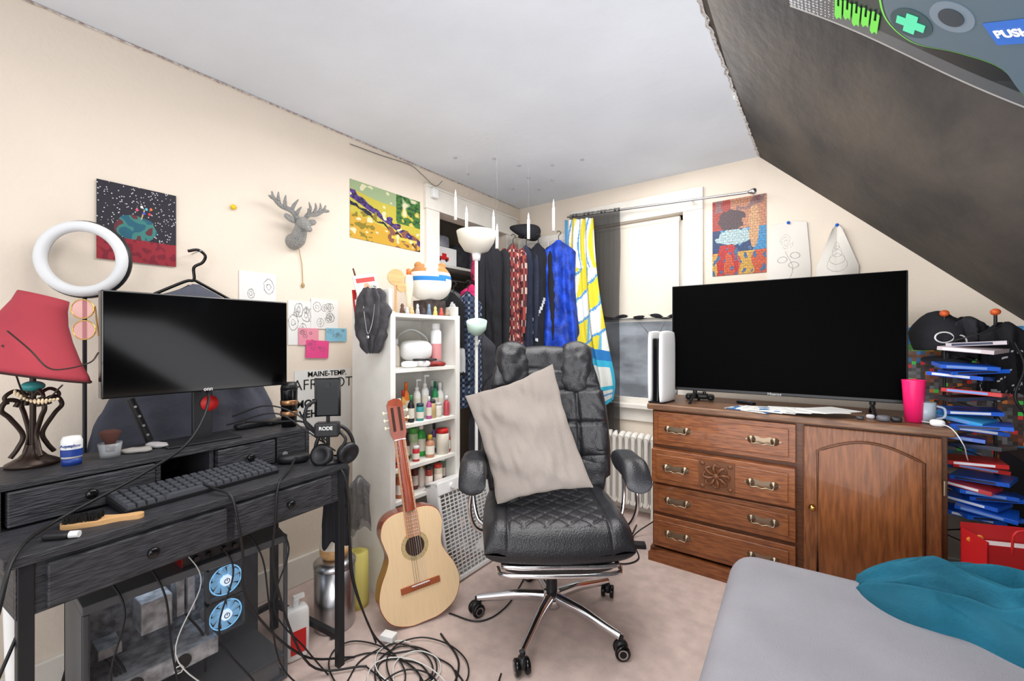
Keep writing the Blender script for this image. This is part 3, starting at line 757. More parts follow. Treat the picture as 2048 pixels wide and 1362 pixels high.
b = MB().bx(.02, DW-.01, .22, .46, .878, .895).bx(.02, .036, .22, .46, .78, .878).bx(.35, .364, .23, .46, .78, .878).bx(.50, .514, .23, .46, .78, .878).bx(DW-.026, DW-.01, .22, .46, .78, .878).bx(.02, DW-.01, .45, .46, .78, .878)
mk('riser', b, blackw, K, bevel=.002)
for x0, x1 in ((.045, .345), (.52, .72)):
    d = mk('riser_drawer', MB().bx(x0, x1, .215, .44, .786, .874), blackwx, K, bevel=.003)
    knob(d, (x0+x1)/2, .215, .83)
mk('riser_panel', MB().bx(.73, DW-.028, .222, .235, .78, .878), blackwx, K)

# monitor
M_ = thing('computer_monitor', 'black widescreen computer monitor on the desk riser', 'monitor', (-1.80, .59, .895), 90)
mk('stand_base', MB().bx(-.12, .10, -.07, .07, 0, .008), blackp, M_, bevel=.003)
mk('stand_neck', MB().bx(-.03, .03, .0, .018, .005, .36), blackp, M_, bevel=.003)
mk('neck_sticker', MB().lathe([(0, 0), (.028, 0), (.028, .002), (0, .002)], 30, mx=Matrix.Translation((.02, -.001, .13)) @ Matrix.Rotation(pi/2, 4, 'X')), red, M_)
mk('bezel', MB().bx(-.275, .275, -.045, -.005, .178, .508), blackg, M_, bevel=.004)
mk('screen', MB().bx(-.269, .269, -.047, -.044, .193, .502), screenm, M_)
text(M_, 'onn', .018, (0, -.048, .186), mat('silver ink', C(190, 190, 190)), bold=.0006)

# hanging suit jacket
suit = mat('slate grey suiting', C(84, 86, 98), .9, bump=.3, bs=60, var=.25)
g = thing('suit_jacket', 'slate grey suit jacket on a black hanger behind the monitor', 'jacket', (-2.11, .66, 1.50), 90)
mk('hanger', MB().tube([(-.13, 0, -.07), (-.03, 0, -.01), (0, 0, .0), (0, 0, .05), (.03, 0, .075), (.04, 0, .105), (.015, 0, .125), (-.02, 0, .115)], .006, k=5).tube([(0, 0, 0), (.13, 0, -.07)], .006), blackg, g)
mk('cloth', garment(.165, .045, .66, 21, False, fold=1.2, top=.25, flare=1.95), suit, g, loc=(0, 0, -.02))
mk('wall_nail', MB().cyl((.02, .085, .12), (.02, -.01, .122), .003), steel, g)

# ring light
g = thing('ring_light', 'white ring light on a black stand behind the desk', 'ring light', (-2.07, .325, 0), 54)
mk('light_ring', MB().tube([(.112*cos(a), -.004, 1.53+.112*sin(a)) for a in [2*pi*i/48 for i in range(48)]], .018, 14, closed=True), mat('ring diffuser', C(220, 222, 224), .4), g)
mk('outer_rim', MB().tube([(.118*cos(a), .010, 1.53+.118*sin(a)) for a in [2*pi*i/48 for i in range(48)]], .017, 10, closed=True), blackp, g)
mk('pole', MB().cyl((0, .01, .2), (0, .01, 1.405), .006), blackm, g)
for k in range(3):
    a = k*2*pi/3+.5; mk('tripod_leg', MB().tube([(0, .01, .32), (.11*cos(a), .01+.09*sin(a), .008)], .008), blackm, g)

# table lamp
g = thing('table_lamp', 'ornate dark scrolled table lamp with tilted red velvet shade', 'lamp', (-1.83, .185, .895), 82)
dkb = mat('dark bronze', C(56, 44, 38), .35, .5)
b = MB().lathe([(0, 0), (.055, 0), (.055, .01), (.03, .025), (.018, .04), (.012, .06)], 28)
for k in range(4):
    a = k*pi/2+.4
    def q(r, z): return (r*cos(a), r*sin(a), z)
    b.tube([q(.045, .03), q(.03, .055), q(.02, .09), q(.045, .14), q(.062, .165), q(.05, .19), q(.03, .185), q(.035, .17)], .006, 8, k=6)
    b.tube([q(.01, .20), q(.035, .215), q(.055, .20), q(.05, .18)], .005, 8, k=6)
b.tube([(0, 0, .03), (0, 0, .36)], .007, 10)
mk('base', b, dkb, g)
mk('shade_ball', MB().sup((0, 0, .225), (.05, .05, .03), 1, 1), mat('turquoise bead', C(60, 150, 150), .3), g)
prof = [(.158, 0), (.150, .015), (.120, .055), (.090, .105), (.068, .15), (.056, .19), (.052, .22)]
mk('lamp_shade', MB().lathe(prof, 4*12), mat('red velvet', C(166, 58, 70), .85, var=.12), g, loc=(-.035, 0, .270), rot=(0, radians(15), 0), solid=.003)
mk('shade_trim', MB().tube([(.159*cos(a), .159*sin(a), 0) for a in [2*pi*i/40 for i in range(40)]], .0035, 6, closed=True), mat('dark braid', C(60, 30, 30), .9), g, loc=(-.035, 0, .270), rot=(0, radians(15), 0))
g = thing('beaded_necklace', 'shell and bead necklace on dark cord draped over the lamp', 'necklace', (0, 0, 0))
c1 = [TP(15, 662, 1.12), TP(60, 700, 1.11), TP(95, 735, 1.12), TP(130, 738, 1.12), TP(180, 725, 1.14), TP(197, 705, 1.17)]
mk('cord', MB().tube(c1, .002, 6, k=5).tube([TP(5, 690, 1.12), TP(30, 745, 1.13), TP(50, 790, 1.17), TP(90, 800, 1.17), TP(125, 770, 1.16)], .002, 6, k=5), dkb, g)
for i, q in enumerate(catmull([TP(30, 785, 1.16), TP(55, 800, 1.17), TP(85, 803, 1.16), TP(115, 798, 1.17)], 4)):
    mk('shell_bead', MB().sup((0, 0, 0), (.008, .007, .016), 1, 1, 8, 6), mat('shell', C(225, 205, 170), .4), g, loc=q, rot=(0, .4*i, 0))
g = thing('eyeglasses', 'pink tinted round eyeglasses hooked on the lamp shade', 'glasses', (0, 0, 0))
for (px, py) in ((165, 618), (168, 660)):
    c0 = TP(px, py, 1.14); pts = [c0+RT*(.030*cos(a))+V((0, 0, .025*sin(a))) for a in [2*pi*i/24 for i in range(24)]]
    mk('rim', MB().tube(pts, .0016, 6, closed=True), gold, g)
    mk('lens', MB().add(pts, [tuple(range(24))]), seemat('rose lens', C(240, 150, 150), .6, .1), g)
mk('temple', MB().tube([TP(190, 612, 1.15), TP(197, 672, 1.18)], .0018, 6), gold, g)

# desk items
RZ = .895
p = ZP(145, 930, RZ)
g = thing('ointment_tube', 'blue and white ointment tube standing on the riser', 'tube', (p.x-.01, p.y, RZ), 75, sc=.92)
mk('tube_body', MB().lathe([(0, .022), (.024, .022), (.025, .03), (.025, .075), (.02, .088), (.0, .09)], 24), white, g)
mk('tube_band', MB().lathe([(.0255, .028), (.0255, .05)], 24), mat('navy label', C(30, 60, 140), .4), g)
mk('cap', MB().lathe([(0, 0), (.023, 0), (.023, .022), (0, .022)], 24), mat('navy cap', C(30, 60, 140), .4), g)
text(g, 'Aquaphor', .0115, (0, -.026, .062), mat('navy ink', C(20, 50, 130)), bold=.0003)
p = ZP(222, 916, RZ)
g = thing('shaving_brush_glass', 'small glass holding a makeup brush on the riser', 'glass', (p.x-.01, p.y, RZ), sc=.9)
mk('glass_cup', MB().lathe([(0, .004), (.026, .004), (.032, .05), (.03, .05), (.024, .01), (0, .01)], 24), glass, g)
mk('brush_bristles', MB().lathe([(0, .02), (.012, .02), (.014, .05), (.03, .085), (.02, .092), (0, .094)], 24), mat('brown bristle', C(70, 38, 30), .9), g)
# keyboard
g = thing('keyboard', 'black mechanical keyboard on the desk', 'keyboard', (-1.615, .525, .78), 97)
tilt = Matrix.Rotation(radians(7), 4, 'X')
mk('keyboard_case', MB().bx(-.215, .215, -.068, .068, .004, .022, mx=tilt), blackp, g, bevel=.003)
mk('case_feet', MB().bx(-.2, -.17, .05, .06, 0, .016).bx(.17, .2, .05, .06, 0, .016).bx(-.2, -.17, -.06, -.05, 0, .006), blackp, g)
keym = mat('keycap grey', C(70, 72, 78), .5)
kb = MB().add([(-.0075, -.0075, 0), (.0075, -.0075, 0), (.0075, .0075, 0), (-.0075, .0075, 0), (-.006, -.006, .009), (.006, -.006, .009), (.006, .006, .009), (-.006, .006, .009)], [(4, 5, 6, 7), (0, 1, 5, 4), (1, 2, 6, 5), (2, 3, 7, 6), (3, 0, 4, 7)])
k0 = None
for r in range(5):
    for c in range(19):
        if r == 0 and 4 <= c <= 8: continue
        pos = tilt @ V((-.2+c*.0222, -.055+r*.0265, .022))
        if k0 is None: k0 = mk('keycap', kb, keym, g, loc=pos, rot=(radians(7), 0, 0)); k0.scale = (1.25, 1.45, 1.1)
        else:
            o = k0.copy(); o.location = pos; COL.objects.link(o)
sp = k0.copy(); sp.location = tilt @ V((-.2+6*.0222, -.055, .022)); sp.scale = (7.2, 1.45, 1.1); COL.objects.link(sp)
p = ZP(588, 925, .78)
g = thing('computer_mouse', 'black gaming mouse on the desk', 'mouse', (p.x, p.y, .78), 150)
mk('mouse_body', MB().sup((0, 0, .018), (.062, .115, .038), .7, .8), blackp, g)
mk('scroll_wheel', MB().cyl((-.004, .03, .036), (.004, .03, .036), .009), mat('grey key', C(120, 120, 125)), g)
p = ZP(205, 1044, .78)
g = thing('hair_brush', 'wooden hair brush with black bristles on the desk', 'brush', (p.x, p.y-.005, .78), 62, sc=.8)
wood = mat('beech wood', C(212, 166, 114), .5, vs=10, stretch=(1, 8, 8), var=.15)
mk('brush_back', MB().prism([q[:2] for q in catmull([(-.09, -.014), (-.06, -.030), (0, -.030), (.03, -.020), (.06, -.014), (.10, -.018), (.112, 0), (.10, .018), (.06, .014), (.03, .020), (0, .030), (-.06, .030), (-.09, .014)], 4, True)], 0, .014, mx=Matrix.Rotation(-pi/2, 4, 'X') @ Matrix.Translation((0, -.014, 0))), wood, g, bevel=.003)
bb = MB(); rb = random.Random(5)
for i in range(420):
    x = rb.uniform(-.085, .005); y = rb.uniform(-.020, .020); bb.tube([(x, y, .013), (x+rb.uniform(-.004, .004), y+rb.uniform(-.004, .004), .034)], .0010, 3, caps=False)
o = mk('bristles', bb, mat('black bristle', C(30, 28, 28), .8), g); o['kind'] = 'stuff'
p = ZP(122, 1078, .78)
g = thing('cream_tube', 'small black tube with white cap on the desk', 'tube', (p.x, p.y, .78), 50, sc=.8)
mk('tube_body', MB().sup((-.01, 0, .011), (.07, .026, .020), .6, .6), blackp, g)
mk('cap', MB().cyl((.022, 0, .011), (.045, 0, .011), .010), white, g)
g = thing('travel_tumbler', 'black travel tumbler with bronze bands on the desk riser', 'tumbler', (-1.80, .895, RZ))
mk('tumbler_body', MB().lathe([(0, 0), (.028, 0), (.032, .15), (.032, .155), (0, .156)], 28), blackg, g)
for z in (.045, .09): mk('band', MB().lathe([(.0315, z), (.033, z+.002), (.033, z+.018), (.0315, z+.02)], 28), mat('bronze', C(170, 125, 90), .3, .8), g)
mk('lid', MB().lathe([(0, .185), (.026, .183), (.03, .17), (.033, .155), (0, .154)], 28), blackp, g)
# phone and microphone rig
g = thing('phone_rig', 'phone and microphone on a small black desk stand', 'phone stand', (-1.56, .925, .78), 50)
mk('stand_base', MB().lathe([(0, 0), (.05, 0), (.048, .01), (.012, .018), (0, .02)], 28), blackp, g)
mk('pole', MB().cyl((0, 0, .01), (0, 0, .2), .007), blackm, g)
mk('phone', MB().bx(-.042, .042, -.012, -.003, .18, .325), blackg, g, bevel=.005)
mk('phone_case', MB().tube([(-.044, -.008, .18), (-.044, -.008, .325), (.044, -.008, .325), (.044, -.008, .18)], .004, 8, closed=True), blackp, g)
mk('camera_lens', MB().cyl((0, -.016, .30), (0, -.012, .30), .010), blackm, g)
mk('microphone_body', MB().bx(-.042, .046, -.05, 0, .105, .16), blackp, g, bevel=.008)
text(g, 'RODE', .018, (0, -.0515, .14), white, bold=.0004)
mk('clamp', MB().tube([(-.042, -.02, .12), (-.075, -.03, .16), (-.07, -.03, .22), (-.042, -.01, .24)], .006, k=4), blackm, g)
mk('clamp', MB().tube([(.046, -.02, .12), (.068, -.03, .09), (.045, -.03, .05)], .006, k=4), blackm, g)
g = thing('headphones', 'black over-ear headphones hanging at the desk corner', 'headphones', (-1.555, .95, .80), 60)
mk('headband', MB().tube([(.07*cos(a), 0, .02+.10*sin(a)) for a in [pi*i/16 for i in range(17)]], .007, 8, sx=1.4), blackp, g)
for s in (-1, 1):
    mk('ear_cup', MB().lathe([(0, -.018), (.036, -.018), (.042, -.005), (.042, .012), (.03, .018), (.02, .01), (0, .01)], 28, mx=Matrix.Translation((s*.045, -.03, .015)) @ Matrix.Rotation(pi/2+s*.3, 4, 'X') @ Matrix.Rotation(s*.5, 4, 'Y')), blackp, g)
for i, (px, py, l, a) in enumerate(((470, 845, .14, 95), (505, 838, .10, 80), (540, 846, .09, 120))):
    p = ZP(px, py, RZ)
    mk('desk_gadget', MB().sup((0, 0, .012), (l, .045, .024), .5, .4), blackp, loc=(max(p.x, -1.9), p.y, RZ), rot=(0, 0, radians(a)), label='small black gadget lying on the desk riser', cat='gadget', group='gadgets on riser')
for i, (x, y, a, c) in enumerate(((-1.80, .46, 20, C(165, 163, 164)), (-1.77, .40, 60, C(150, 146, 142)))):
    mk('crumpled_tissue', MB().sup((0, 0, .008), (.08, .04, .016), .8, .8, 20, 12, fn=lambda p: p*(1+.35*nz(p.x*50+i, p.y*50, p.z*50))), mat('tissue grey%d' % i, c, .9), loc=(x, y, RZ), rot=(0, 0, radians(a)), label='small crumpled tissue on the desk riser', cat='tissue', group='tissues on the riser')
g = thing('led_controller', 'black control stick leaning behind the monitor', 'gadget', (-1.88, .44, RZ), 90)
mk('handle', MB().tube([(.02, 0, .01), (-.03, .01, .16)], .012, 10), blackp, g)
for k in range(4): mk('button', MB().cyl((.012-.011*k, -.014, .035+.033*k), (.012-.011*k, -.008, .035+.033*k), .004), steel, g)

# ---------------- pc tower under desk
g = thing('desktop_computer', 'black glass-sided desktop computer with blue lit fans', 'computer', (-1.72, .52, 0), 90)
cg = mat('case grey', C(82, 84, 88), .5)
b = MB().bx(-.27, .27, -.12, .13, .015, .03).bx(-.27, .27, -.12, .13, .515, .54).bx(-.27, .27, .115, .13, .03, .515).bx(-.27, -.255, -.12, .13, .03, .515)
b.bx(-.27, -.258, -.122, -.11, .03, .515).bx(.258, .27, -.122, -.11, .03, .515).bx(-.26, .26, -.12, .12, .1, .11)
mk('case_frame', b, cg, g, bevel=.002)
mk('glass_side', MB().bx(-.265, .265, -.125, -.121, .03, .515), tglass, g)
mk('glass_front', MB().bx(.266, .27, -.12, .12, .03, .515), tglass, g)
mk('motherboard', MB().bx(-.22, .08, .10, .112, .14, .50), mat('circuit board', C(135, 138, 145), .5, var=.7, vs=40), g)
csil = mat('card silver', C(190, 192, 197), .35, .2, var=.5, vs=30)
mk('graphics_card', MB().bx(-.22, .07, -.06, .1, .2, .255), csil, g, bevel=.004)
for x in (-.15, -.03): mk('card_fan', MB().cyl((x, -.064, .2275), (x, -.058, .2275), .022), blackp, g)
mk('heatsink', MB().bx(-.12, -.04, .0, .1, .33, .43), csil, g, bevel=.004)
for z in (.30, .455): mk('bracket_plate', MB().bx(-.215, -.16, .02, .1, z, z+.03), csil, g, bevel=.002)
mk('power_shroud', MB().bx(-.25, .25, -.1, .1, .03, .1), mat('shroud grey', C(115, 117, 120), .5), g)
for x in (-.02, .01): mk('memory_stick', MB().bx(x, x+.02, .03, .1, .33, .45), csil, g)
for x in (-.2, -.19, -.18, .02): mk('inner_cable', MB().tube([(x, .08, .30), (x+.02, -.02, .25), (x+.03, .0, .12)], .004, 6, k=5), cablem, g)
glow = mat('blue led', C(130, 195, 240), .4, emit=.8); hubm = mat('led hub', C(215, 232, 250), .4, emit=1.0)
for z in (.415, .295):
    fz = mk('cooling_fan', MB().bx(.047, .163, -.03, -.005, z-.058, z-.053).bx(.047, .163, -.03, -.005, z+.053, z+.058).bx(.047, .052, -.03, -.005, z-.058, z+.058).bx(.158, .163, -.03, -.005, z-.058, z+.058), cg, g)
    mk('led_ring', MB().tube([(.105+.049*cos(a), -.022, z+.049*sin(a)) for a in [2*pi*i/32 for i in range(32)]], .0022, 8, closed=True), glow, fz)
    bl = MB()
    for k in range(9):
        a = k*2*pi/9
        bl.tube([(.105+.016*cos(a), -.018, z+.016*sin(a)), (.105+.044*cos(a+.5), -.022, z+.044*sin(a+.5))], [.006, .014], 6, sx=.3)
    mk('fan_blades', bl, mat('fan blade', C(125, 175, 212), .4, emit=.5), fz)
    mk('hub', MB().cyl((.105, -.032, z), (.105, -.01, z), .017), hubm, fz)
    mk('hub_emblem', MB().tube([(.105+.008*cos(a), -.0335, z+.008*sin(a)) for a in [radians(110)+radians(320)*i/14 for i in range(15)]], .0013, 6).cyl((.105, -.0335, z), (.105, -.0335, z+.010), .0013), blackp, fz)
mk('case_emblem', MB().tube([(-.06+.012*cos(a), -.127, .25+.012*sin(a)) for a in [2*pi*i/6 for i in range(6)]], .0018, 6, closed=True), white, g)
for x in (-.22, .22):
    mk('foot', MB().bx(x-.03, x+.03, -.1, .1, 0, .016), blackp, g)
mk('case_fill_glow', MB().bx(-.22, .18, .06, .075, .507, .514), mat('interior fill glow', C(220, 235, 250), .4, emit=10), g)  # glowing bar added to brighten the parts inside the case
g = thing('audio_interface', 'red and black audio interface resting on the computer case', 'audio interface', (-1.64, .56, .54), 90)
mk('chassis', MB().bx(-.085, .085, -.02, .09, 0, .045), mat('anodised red', C(160, 30, 32), .35, .4), g, bevel=.003)
mk('face_plate', MB().bx(-.083, .083, -.024, -.02, .002, .043), blackp, g)
for x in (-.05, -.015, .03, .06): mk('dial', MB().cyl((x, -.036, .022), (x, -.024, .022), .008), blackg, g)
# floor items by desk
g = thing('trash_can', 'brushed steel pedal bin standing beside the desk', 'trash can', (-1.76, 1.075, 0), 60)
mk('bin_body', MB().lathe([(0, 0), (.082, 0), (.085, .01), (.085, .27), (0, .27)], 36), steel, g)
mk('lid', MB().lathe([(.088, .265), (.088, .28), (.06, .297), (0, .302)], 36), steel, g)
mk('pedal', MB().bx(-.02, .02, -.11, -.08, .006, .014), blackp, g)
g = thing('oil_diffuser', 'cream and wood aroma diffuser sitting on the steel bin', 'diffuser', (-1.76, 1.075, .302))
mk('wood_base', MB().lathe([(0, 0), (.05, 0), (.062, .02), (.062, .045), (0, .045)], 30), wood, g)
mk('cover', MB().lathe([(.062, .045), (.058, .085), (.04, .12), (.012, .14), (0, .141)], 30), seemat('milky plastic', C(238, 230, 214), .1, .4), g)
g = thing('sanitizer_bottle', 'white bottle with red label standing on the carpet', 'bottle', (-1.70, .872, 0), 80)
mk('bottle_body', MB().sup((0, 0, .1), (.09, .06, .2), .25, .4), white, g)
mk('label_sticker', MB().bx(-.028, .028, -.032, -.029, .03, .12), red, g)
mk('pump', MB().cyl((0, 0, .19), (0, 0, .23), .012).bx(-.01, .03, -.008, .008, .228, .242), white, g)
mk('yellow_roll', MB().lathe([(0, 0), (.05, 0), (.052, .03), (.05, .25), (.02, .255), (.018, .2), (0, .2)], 30), mat('pale yellow', C(225, 213, 120), .8), loc=(-1.80, 1.215, 0), label='pale yellow paper roll standing beside the bookshelf', cat='roll')
hang('mesh_bag', 'black mesh bag hanging from the desk end', 'bag', (-1.66, 1.02, .77), 60, .055, .035, .36, blackf, 22, False, hk=False, fold=.4, top=.7)
hang('plastic_bag', 'crumpled grey plastic bag hanging beside the desk', 'bag', (-1.76, 1.20, .62), 60, .05, .04, .24, seemat('thin grey plastic', C(90, 90, 92), .35, .3), 23, False, hk=False, fold=.6, top=.4)
mk('white_pole', MB().tube([(-1.66, .150, .0), (-1.74, .138, .735)], .02, 16), white, label='white plastic pole leaning below the desk', cat='pole')

# ---------------- bookshelf
BX0, BX1, BY0, BY1 = -2.0, -1.70, 1.32, 1.80
g = thing('bookshelf', 'white painted narrow bookshelf standing against the wall', 'bookshelf', (BX0, BY0, 0))
d_, w_ = BX1-BX0, BY1-BY0
for y in (0, w_-.02): mk('side_panel', MB().bx(0, d_, y, y+.02, 0, 1.5 if y == 0 else 1.44), whitep, g, bevel=.002)
mk('back_panel', MB().bx(0, .008, .02, w_-.02, .03, 1.40), whitep, g)
SH = [.10, .46, .62, .83, 1.11, 1.385]
for z in SH: mk('shelf', MB().bx(.005, d_, .02, w_-.02, z-.02, z), whitep, g, bevel=.002)
for y in (0, w_-.03): mk('face_strip', MB().bx(d_-.003, d_+.012, y, y+.03, 0, 1.39), whitep, g, bevel=.002)
def bottle(px, z, r, h, col, cap=None, kind='bottle', name='bottle', label='bottle on the bookshelf', x=-1.77, lab=None, grp='toiletries on the bookshelf', rough=.35, see=False):
    p = XP(px, 700, x); y = min(max(p.y, BY0+.025+r), BY1-.025-r)
    g = thing(name, label, 'bottle' if kind != 'jar' else 'jar', (x, y, z), 70, grp)
    key = 'bt%d_%d_%d' % tuple(int(c*255) for c in col)
    m = seemat(key+'s', col, .35, .1) if see else mat(key, col, rough)
    if kind == 'bottle': pr = [(0, 0), (r*.95, 0), (r, .01), (r, h*.6), (r*.8, h*.7), (r*.4, h*.76), (r*.4, h*.8), (0, h*.8)]; c0, c1, cr = h*.8, h, r*.5
    elif kind == 'pump': pr = [(0, 0), (r*.95, 0), (r, .01), (r, h*.62), (r*.6, h*.7), (0, h*.71)]; c0, c1, cr = h*.7, h*.8, r*.5
    elif kind == 'can': pr = [(0, 0), (r, 0), (r, h*.8), (r*.7, h*.86), (0, h*.86)]; c0, c1, cr = h*.86, h, r*.75
    else: pr = [(0, 0), (r, 0), (r, h*.78), (r*.9, h*.82), (0, h*.82)]; c0, c1, cr = h*.82, h, r*.95
    mk('bottle_body', MB().lathe(pr, 24), m, g)
    cm = mat('cap%d_%d_%d' % tuple(int(c*255) for c in (cap or C(230, 230, 230))), cap or C(230, 230, 230), .4)
    cb = MB().lathe([(0, c0), (cr, c0), (cr, c1-.003), (cr*.85, c1), (0, c1)], 20)
    if kind == 'pump': cb.cyl((0, 0, h*.78), (0, 0, h), .003, n=8).bx(-.006, .022, -.006, .006, h*.96, h)
    mk('cap', cb, cm, g)
    if lab: mk('label_band', MB().lathe([(r*1.01, h*.15), (r*1.02, h*.17), (r*1.02, h*.5), (r*1.01, h*.52)], 24), mat('lb%d_%d_%d' % tuple(int(c*255) for c in lab), lab, .6), g)
    return g
bottle(872, 1.11, .03, .235, C(228, 228, 230), C(230, 230, 230), 'can', 'spray_can', 'white aerosol duster can with red print', lab=C(205, 140, 140))
bottle(792, 1.11, .022, .15, C(225, 215, 200), C(230, 230, 230), label='cream lotion bottle on the bookshelf', x=-1.86)
bottle(782, 1.11, .016, .10, C(150, 90, 70), C(60, 50, 45), label='small brown bottle on the bookshelf', x=-1.80)
p = XP(830, 670, -1.82)
g = thing('virtual_reality_headset', 'white virtual reality headset lying on the bookshelf', 'headset', (-1.82, p.y, 1.11), 60)
mk('visor', MB().sup((0, 0, .09), (.17, .10, .10), .55, .6), white, g, rot=(.25, 0, 0))
mk('face_pad', MB().sup((0, .05, .085), (.15, .05, .085), .6, .6), blackp, g)
mk('head_strap', MB().tube([(-.08, .03, .1), (-.075, .09, .16), (0, .11, .20), (.075, .09, .16), (.08, .03, .1)], .010, 8, k=5, sx=.4).tube([(-.05, -.03, .035), (-.055, -.055, .09), (0, -.056, .12), (.055, -.055, .09)], .004, 6, k=4), white, g)
for sx in (-1, 1): mk('sensor', MB().cyl((sx*.06, -.052, .115), (sx*.06, -.045, .115), .008), blackg, g)
for i, (x, y, a) in enumerate(((-1.74, 1.48, 1.2), (-1.735, 1.56, .4))):
    gq = thing('motion_controller', 'white motion controller with tracking ring on the bookshelf', 'controller', (x, y, 1.11), math.degrees(a), 'motion controllers')
    mk('grip', MB().sup((0, 0, .018), (.09, .032, .034), .7, .7), white, gq)
    mk('tracking_ring', MB().tube([(.05+.028*cos(t_), .028*sin(t_), .04) for t_ in [i_*pi/10 for i_ in range(20)]], .005, 8, closed=True), blackp, gq)
mk('candy_pouch', MB().sup((0, 0, .012), (.13, .08, .025), .5, .5, fn=lambda p: p*(1+.2*nz(p.x*60, p.y*60))), mat('red wrapper', C(150, 50, 45), .4, var=.6, vs=60), loc=(-1.74, 1.65, 1.11), rot=(0, 0, 1.5), label='crinkled red snack wrapper on the bookshelf', cat='wrapper')
rbx = random.Random(21)
for a in ((785, .022, .10, C(120, 50, 60), C(30, 30, 30), 'jar'), (798, .018, .13, C(200, 120, 130), None, 'bottle'), (806, .016, .16, C(225, 170, 90), C(200, 60, 60), 'bottle'), (812, .018, .20, C(225, 120, 40), C(220, 110, 30), 'bottle'), (822, .017, .14, C(30, 28, 28), C(60, 140, 90), 'bottle'), (834, .02, .21, C(225, 223, 218), None, 'pump'), (850, .021, .23, C(225, 225, 223), None, 'pump'), (858, .015, .12, C(170, 80, 140), None, 'bottle'), (870, .018, .19, C(40, 140, 80), C(30, 100, 60), 'bottle'), (886, .022, .18, C(226, 226, 224), None, 'bottle'), (901, .021, .19, C(130, 155, 175), C(230, 230, 230), 'jar'), (840, .02, .09, C(60, 150, 150), C(30, 60, 70), 'jar'), (865, .017, .10, C(200, 170, 120), C(60, 60, 64), 'jar'), (876, .02, .08, C(215, 210, 200), C(190, 190, 190), 'jar'), (893, .017, .11, C(180, 70, 80), None, 'bottle')):
    back = a[2] >= .16
    bottle(a[0], .83, a[1], a[2], a[3], a[4], a[5], label='toiletry bottle in a row on the bookshelf', x=(-1.80-.05*(a[0] % 2) if back else -1.735), lab=C(215, 210, 195) if a[0] % 2 == 0 else None)
for a in ((800, .02, .12, C(205, 150, 110), C(230, 200, 120), 'jar'), (813, .018, .14, C(90, 60, 50), C(30, 30, 30), 'bottle'), (826, .026, .16, C(190, 215, 170), C(90, 170, 80), 'jar'), (842, .026, .18, C(60, 170, 70), C(230, 230, 225), 'bottle'), (832, .018, .08, C(205, 50, 60), C(230, 230, 230), 'jar'), (860, .024, .12, C(185, 130, 100), C(220, 180, 60), 'bottle'), (868, .016, .16, C(110, 80, 140), C(40, 40, 44), 'bottle'), (885, .036, .14, C(222, 215, 200), C(200, 40, 40), 'jar'), (903, .016, .13, C(170, 60, 60), C(230, 230, 230), 'bottle')):
    bottle(a[0], .62, a[1], a[2], a[3], a[4], a[5], label='jar or bottle on the lower bookshelf', x=(-1.81 if a[2] > .135 and a[0] != 885 else -1.745), lab=C(230, 225, 210) if a[0] != 885 else None)
g = thing('ladybug_ornament', 'small red ladybug ornament on the bookshelf', 'ornament', (-1.735, 1.385, .62), 70)
mk('shell', MB().sup((0, 0, .035), (.055, .045, .07), .9, .9), red, g)
for q in ((-.012, -.02, .05), (.014, -.02, .045), (-.002, -.022, .025), (.018, -.016, .022), (-.018, -.016, .025)): mk('spot', MB().sup(q, (.012, .008, .012), 1, 1, 8, 6), blackp, g)
for a in ((783, .028, .145, C(225, 130, 150), C(215, 170, 175), 'bottle'), (800, .024, .13, C(190, 110, 80), C(200, 170, 120), 'jar'), (814, .022, .12, C(225, 200, 160), C(190, 60, 60), 'jar'), (829, .02, .14, C(110, 50, 45), C(220, 190, 90), 'bottle'), (843, .022, .13, C(225, 215, 205), C(225, 160, 60), 'bottle'), (858, .02, .12, C(150, 60, 50), C(40, 40, 40), 'jar'), (876, .024, .11, C(200, 190, 170), C(200, 60, 50), 'jar'), (895, .02, .13, C(90, 110, 90), C(230, 230, 230), 'jar')):
    bottle(a[0], .46, a[1], a[2], a[3], a[4], a[5], label='jar or bottle on the low bookshelf', x=-1.745-.04*(a[0] % 2), lab=C(230, 215, 205))
TS = 1.385
mk('keepsake_box', MB().bx(-.07, .07, -.06, .06, 0, .09), mat('dark box', C(70, 60, 58), .7, var=.5, vs=30), loc=(-1.83, 1.70, TS), bevel=.003, label='dark patterned box on top of the bookshelf', cat='box')
g = thing('plush_toy', 'round white and tan plush toy with a blue band', 'plush toy', (-1.81, 1.685, TS+.09), 55)
mk('plush_body', MB().sup((0, 0, .1), (.24, .2, .21), .85, .9, 48, 36, m=lambda c: 1 if abs(c.z-.115-.05*c.x) < .012 else (2 if (c.z > .15 and abs(c.x) > .035) else 0)), [mat('cream plush', C(226, 222, 214), 1, bump=.3, bs=200), mat('blue band', C(40, 120, 190), .8), mat('tan plush', C(180, 126, 76), 1, bump=.3, bs=200)], g)
for s in (-1, 1): mk('ear', MB().sup((0, 0, 0), (.045, .025, .045), .9, .9, 14, 8), mat('tan plush', C(200, 130, 60)), g, loc=(s*.065, -.01, .19), rot=(0, s*.4, 0))
g = thing('wooden_figurine', 'carved wooden disc figure on a stand on the bookshelf', 'figurine', (-1.80, 1.44, TS), 60)
mk('disc', MB().cyl((0, .008, .19), (0, -.008, .19), .042, n=30).cyl((.03, .006, .14), (.03, -.01, .14), .025, n=20), wood, g, bevel=.003)
mk('stem', MB().cyl((0, 0, 0), (0, 0, .16), .006), wood, g)
g = thing('bulb_candle', 'orange stemmed bulb shaped candle on the bookshelf', 'candle', (-1.77, 1.50, TS), 0)
mk('candle_body', MB().lathe([(0, 0), (.016, 0), (.012, .08), (.02, .11), (.024, .16), (.02, .20), (0, .215)], 20), mat('cream wax', C(226, 211, 184), .5), g)
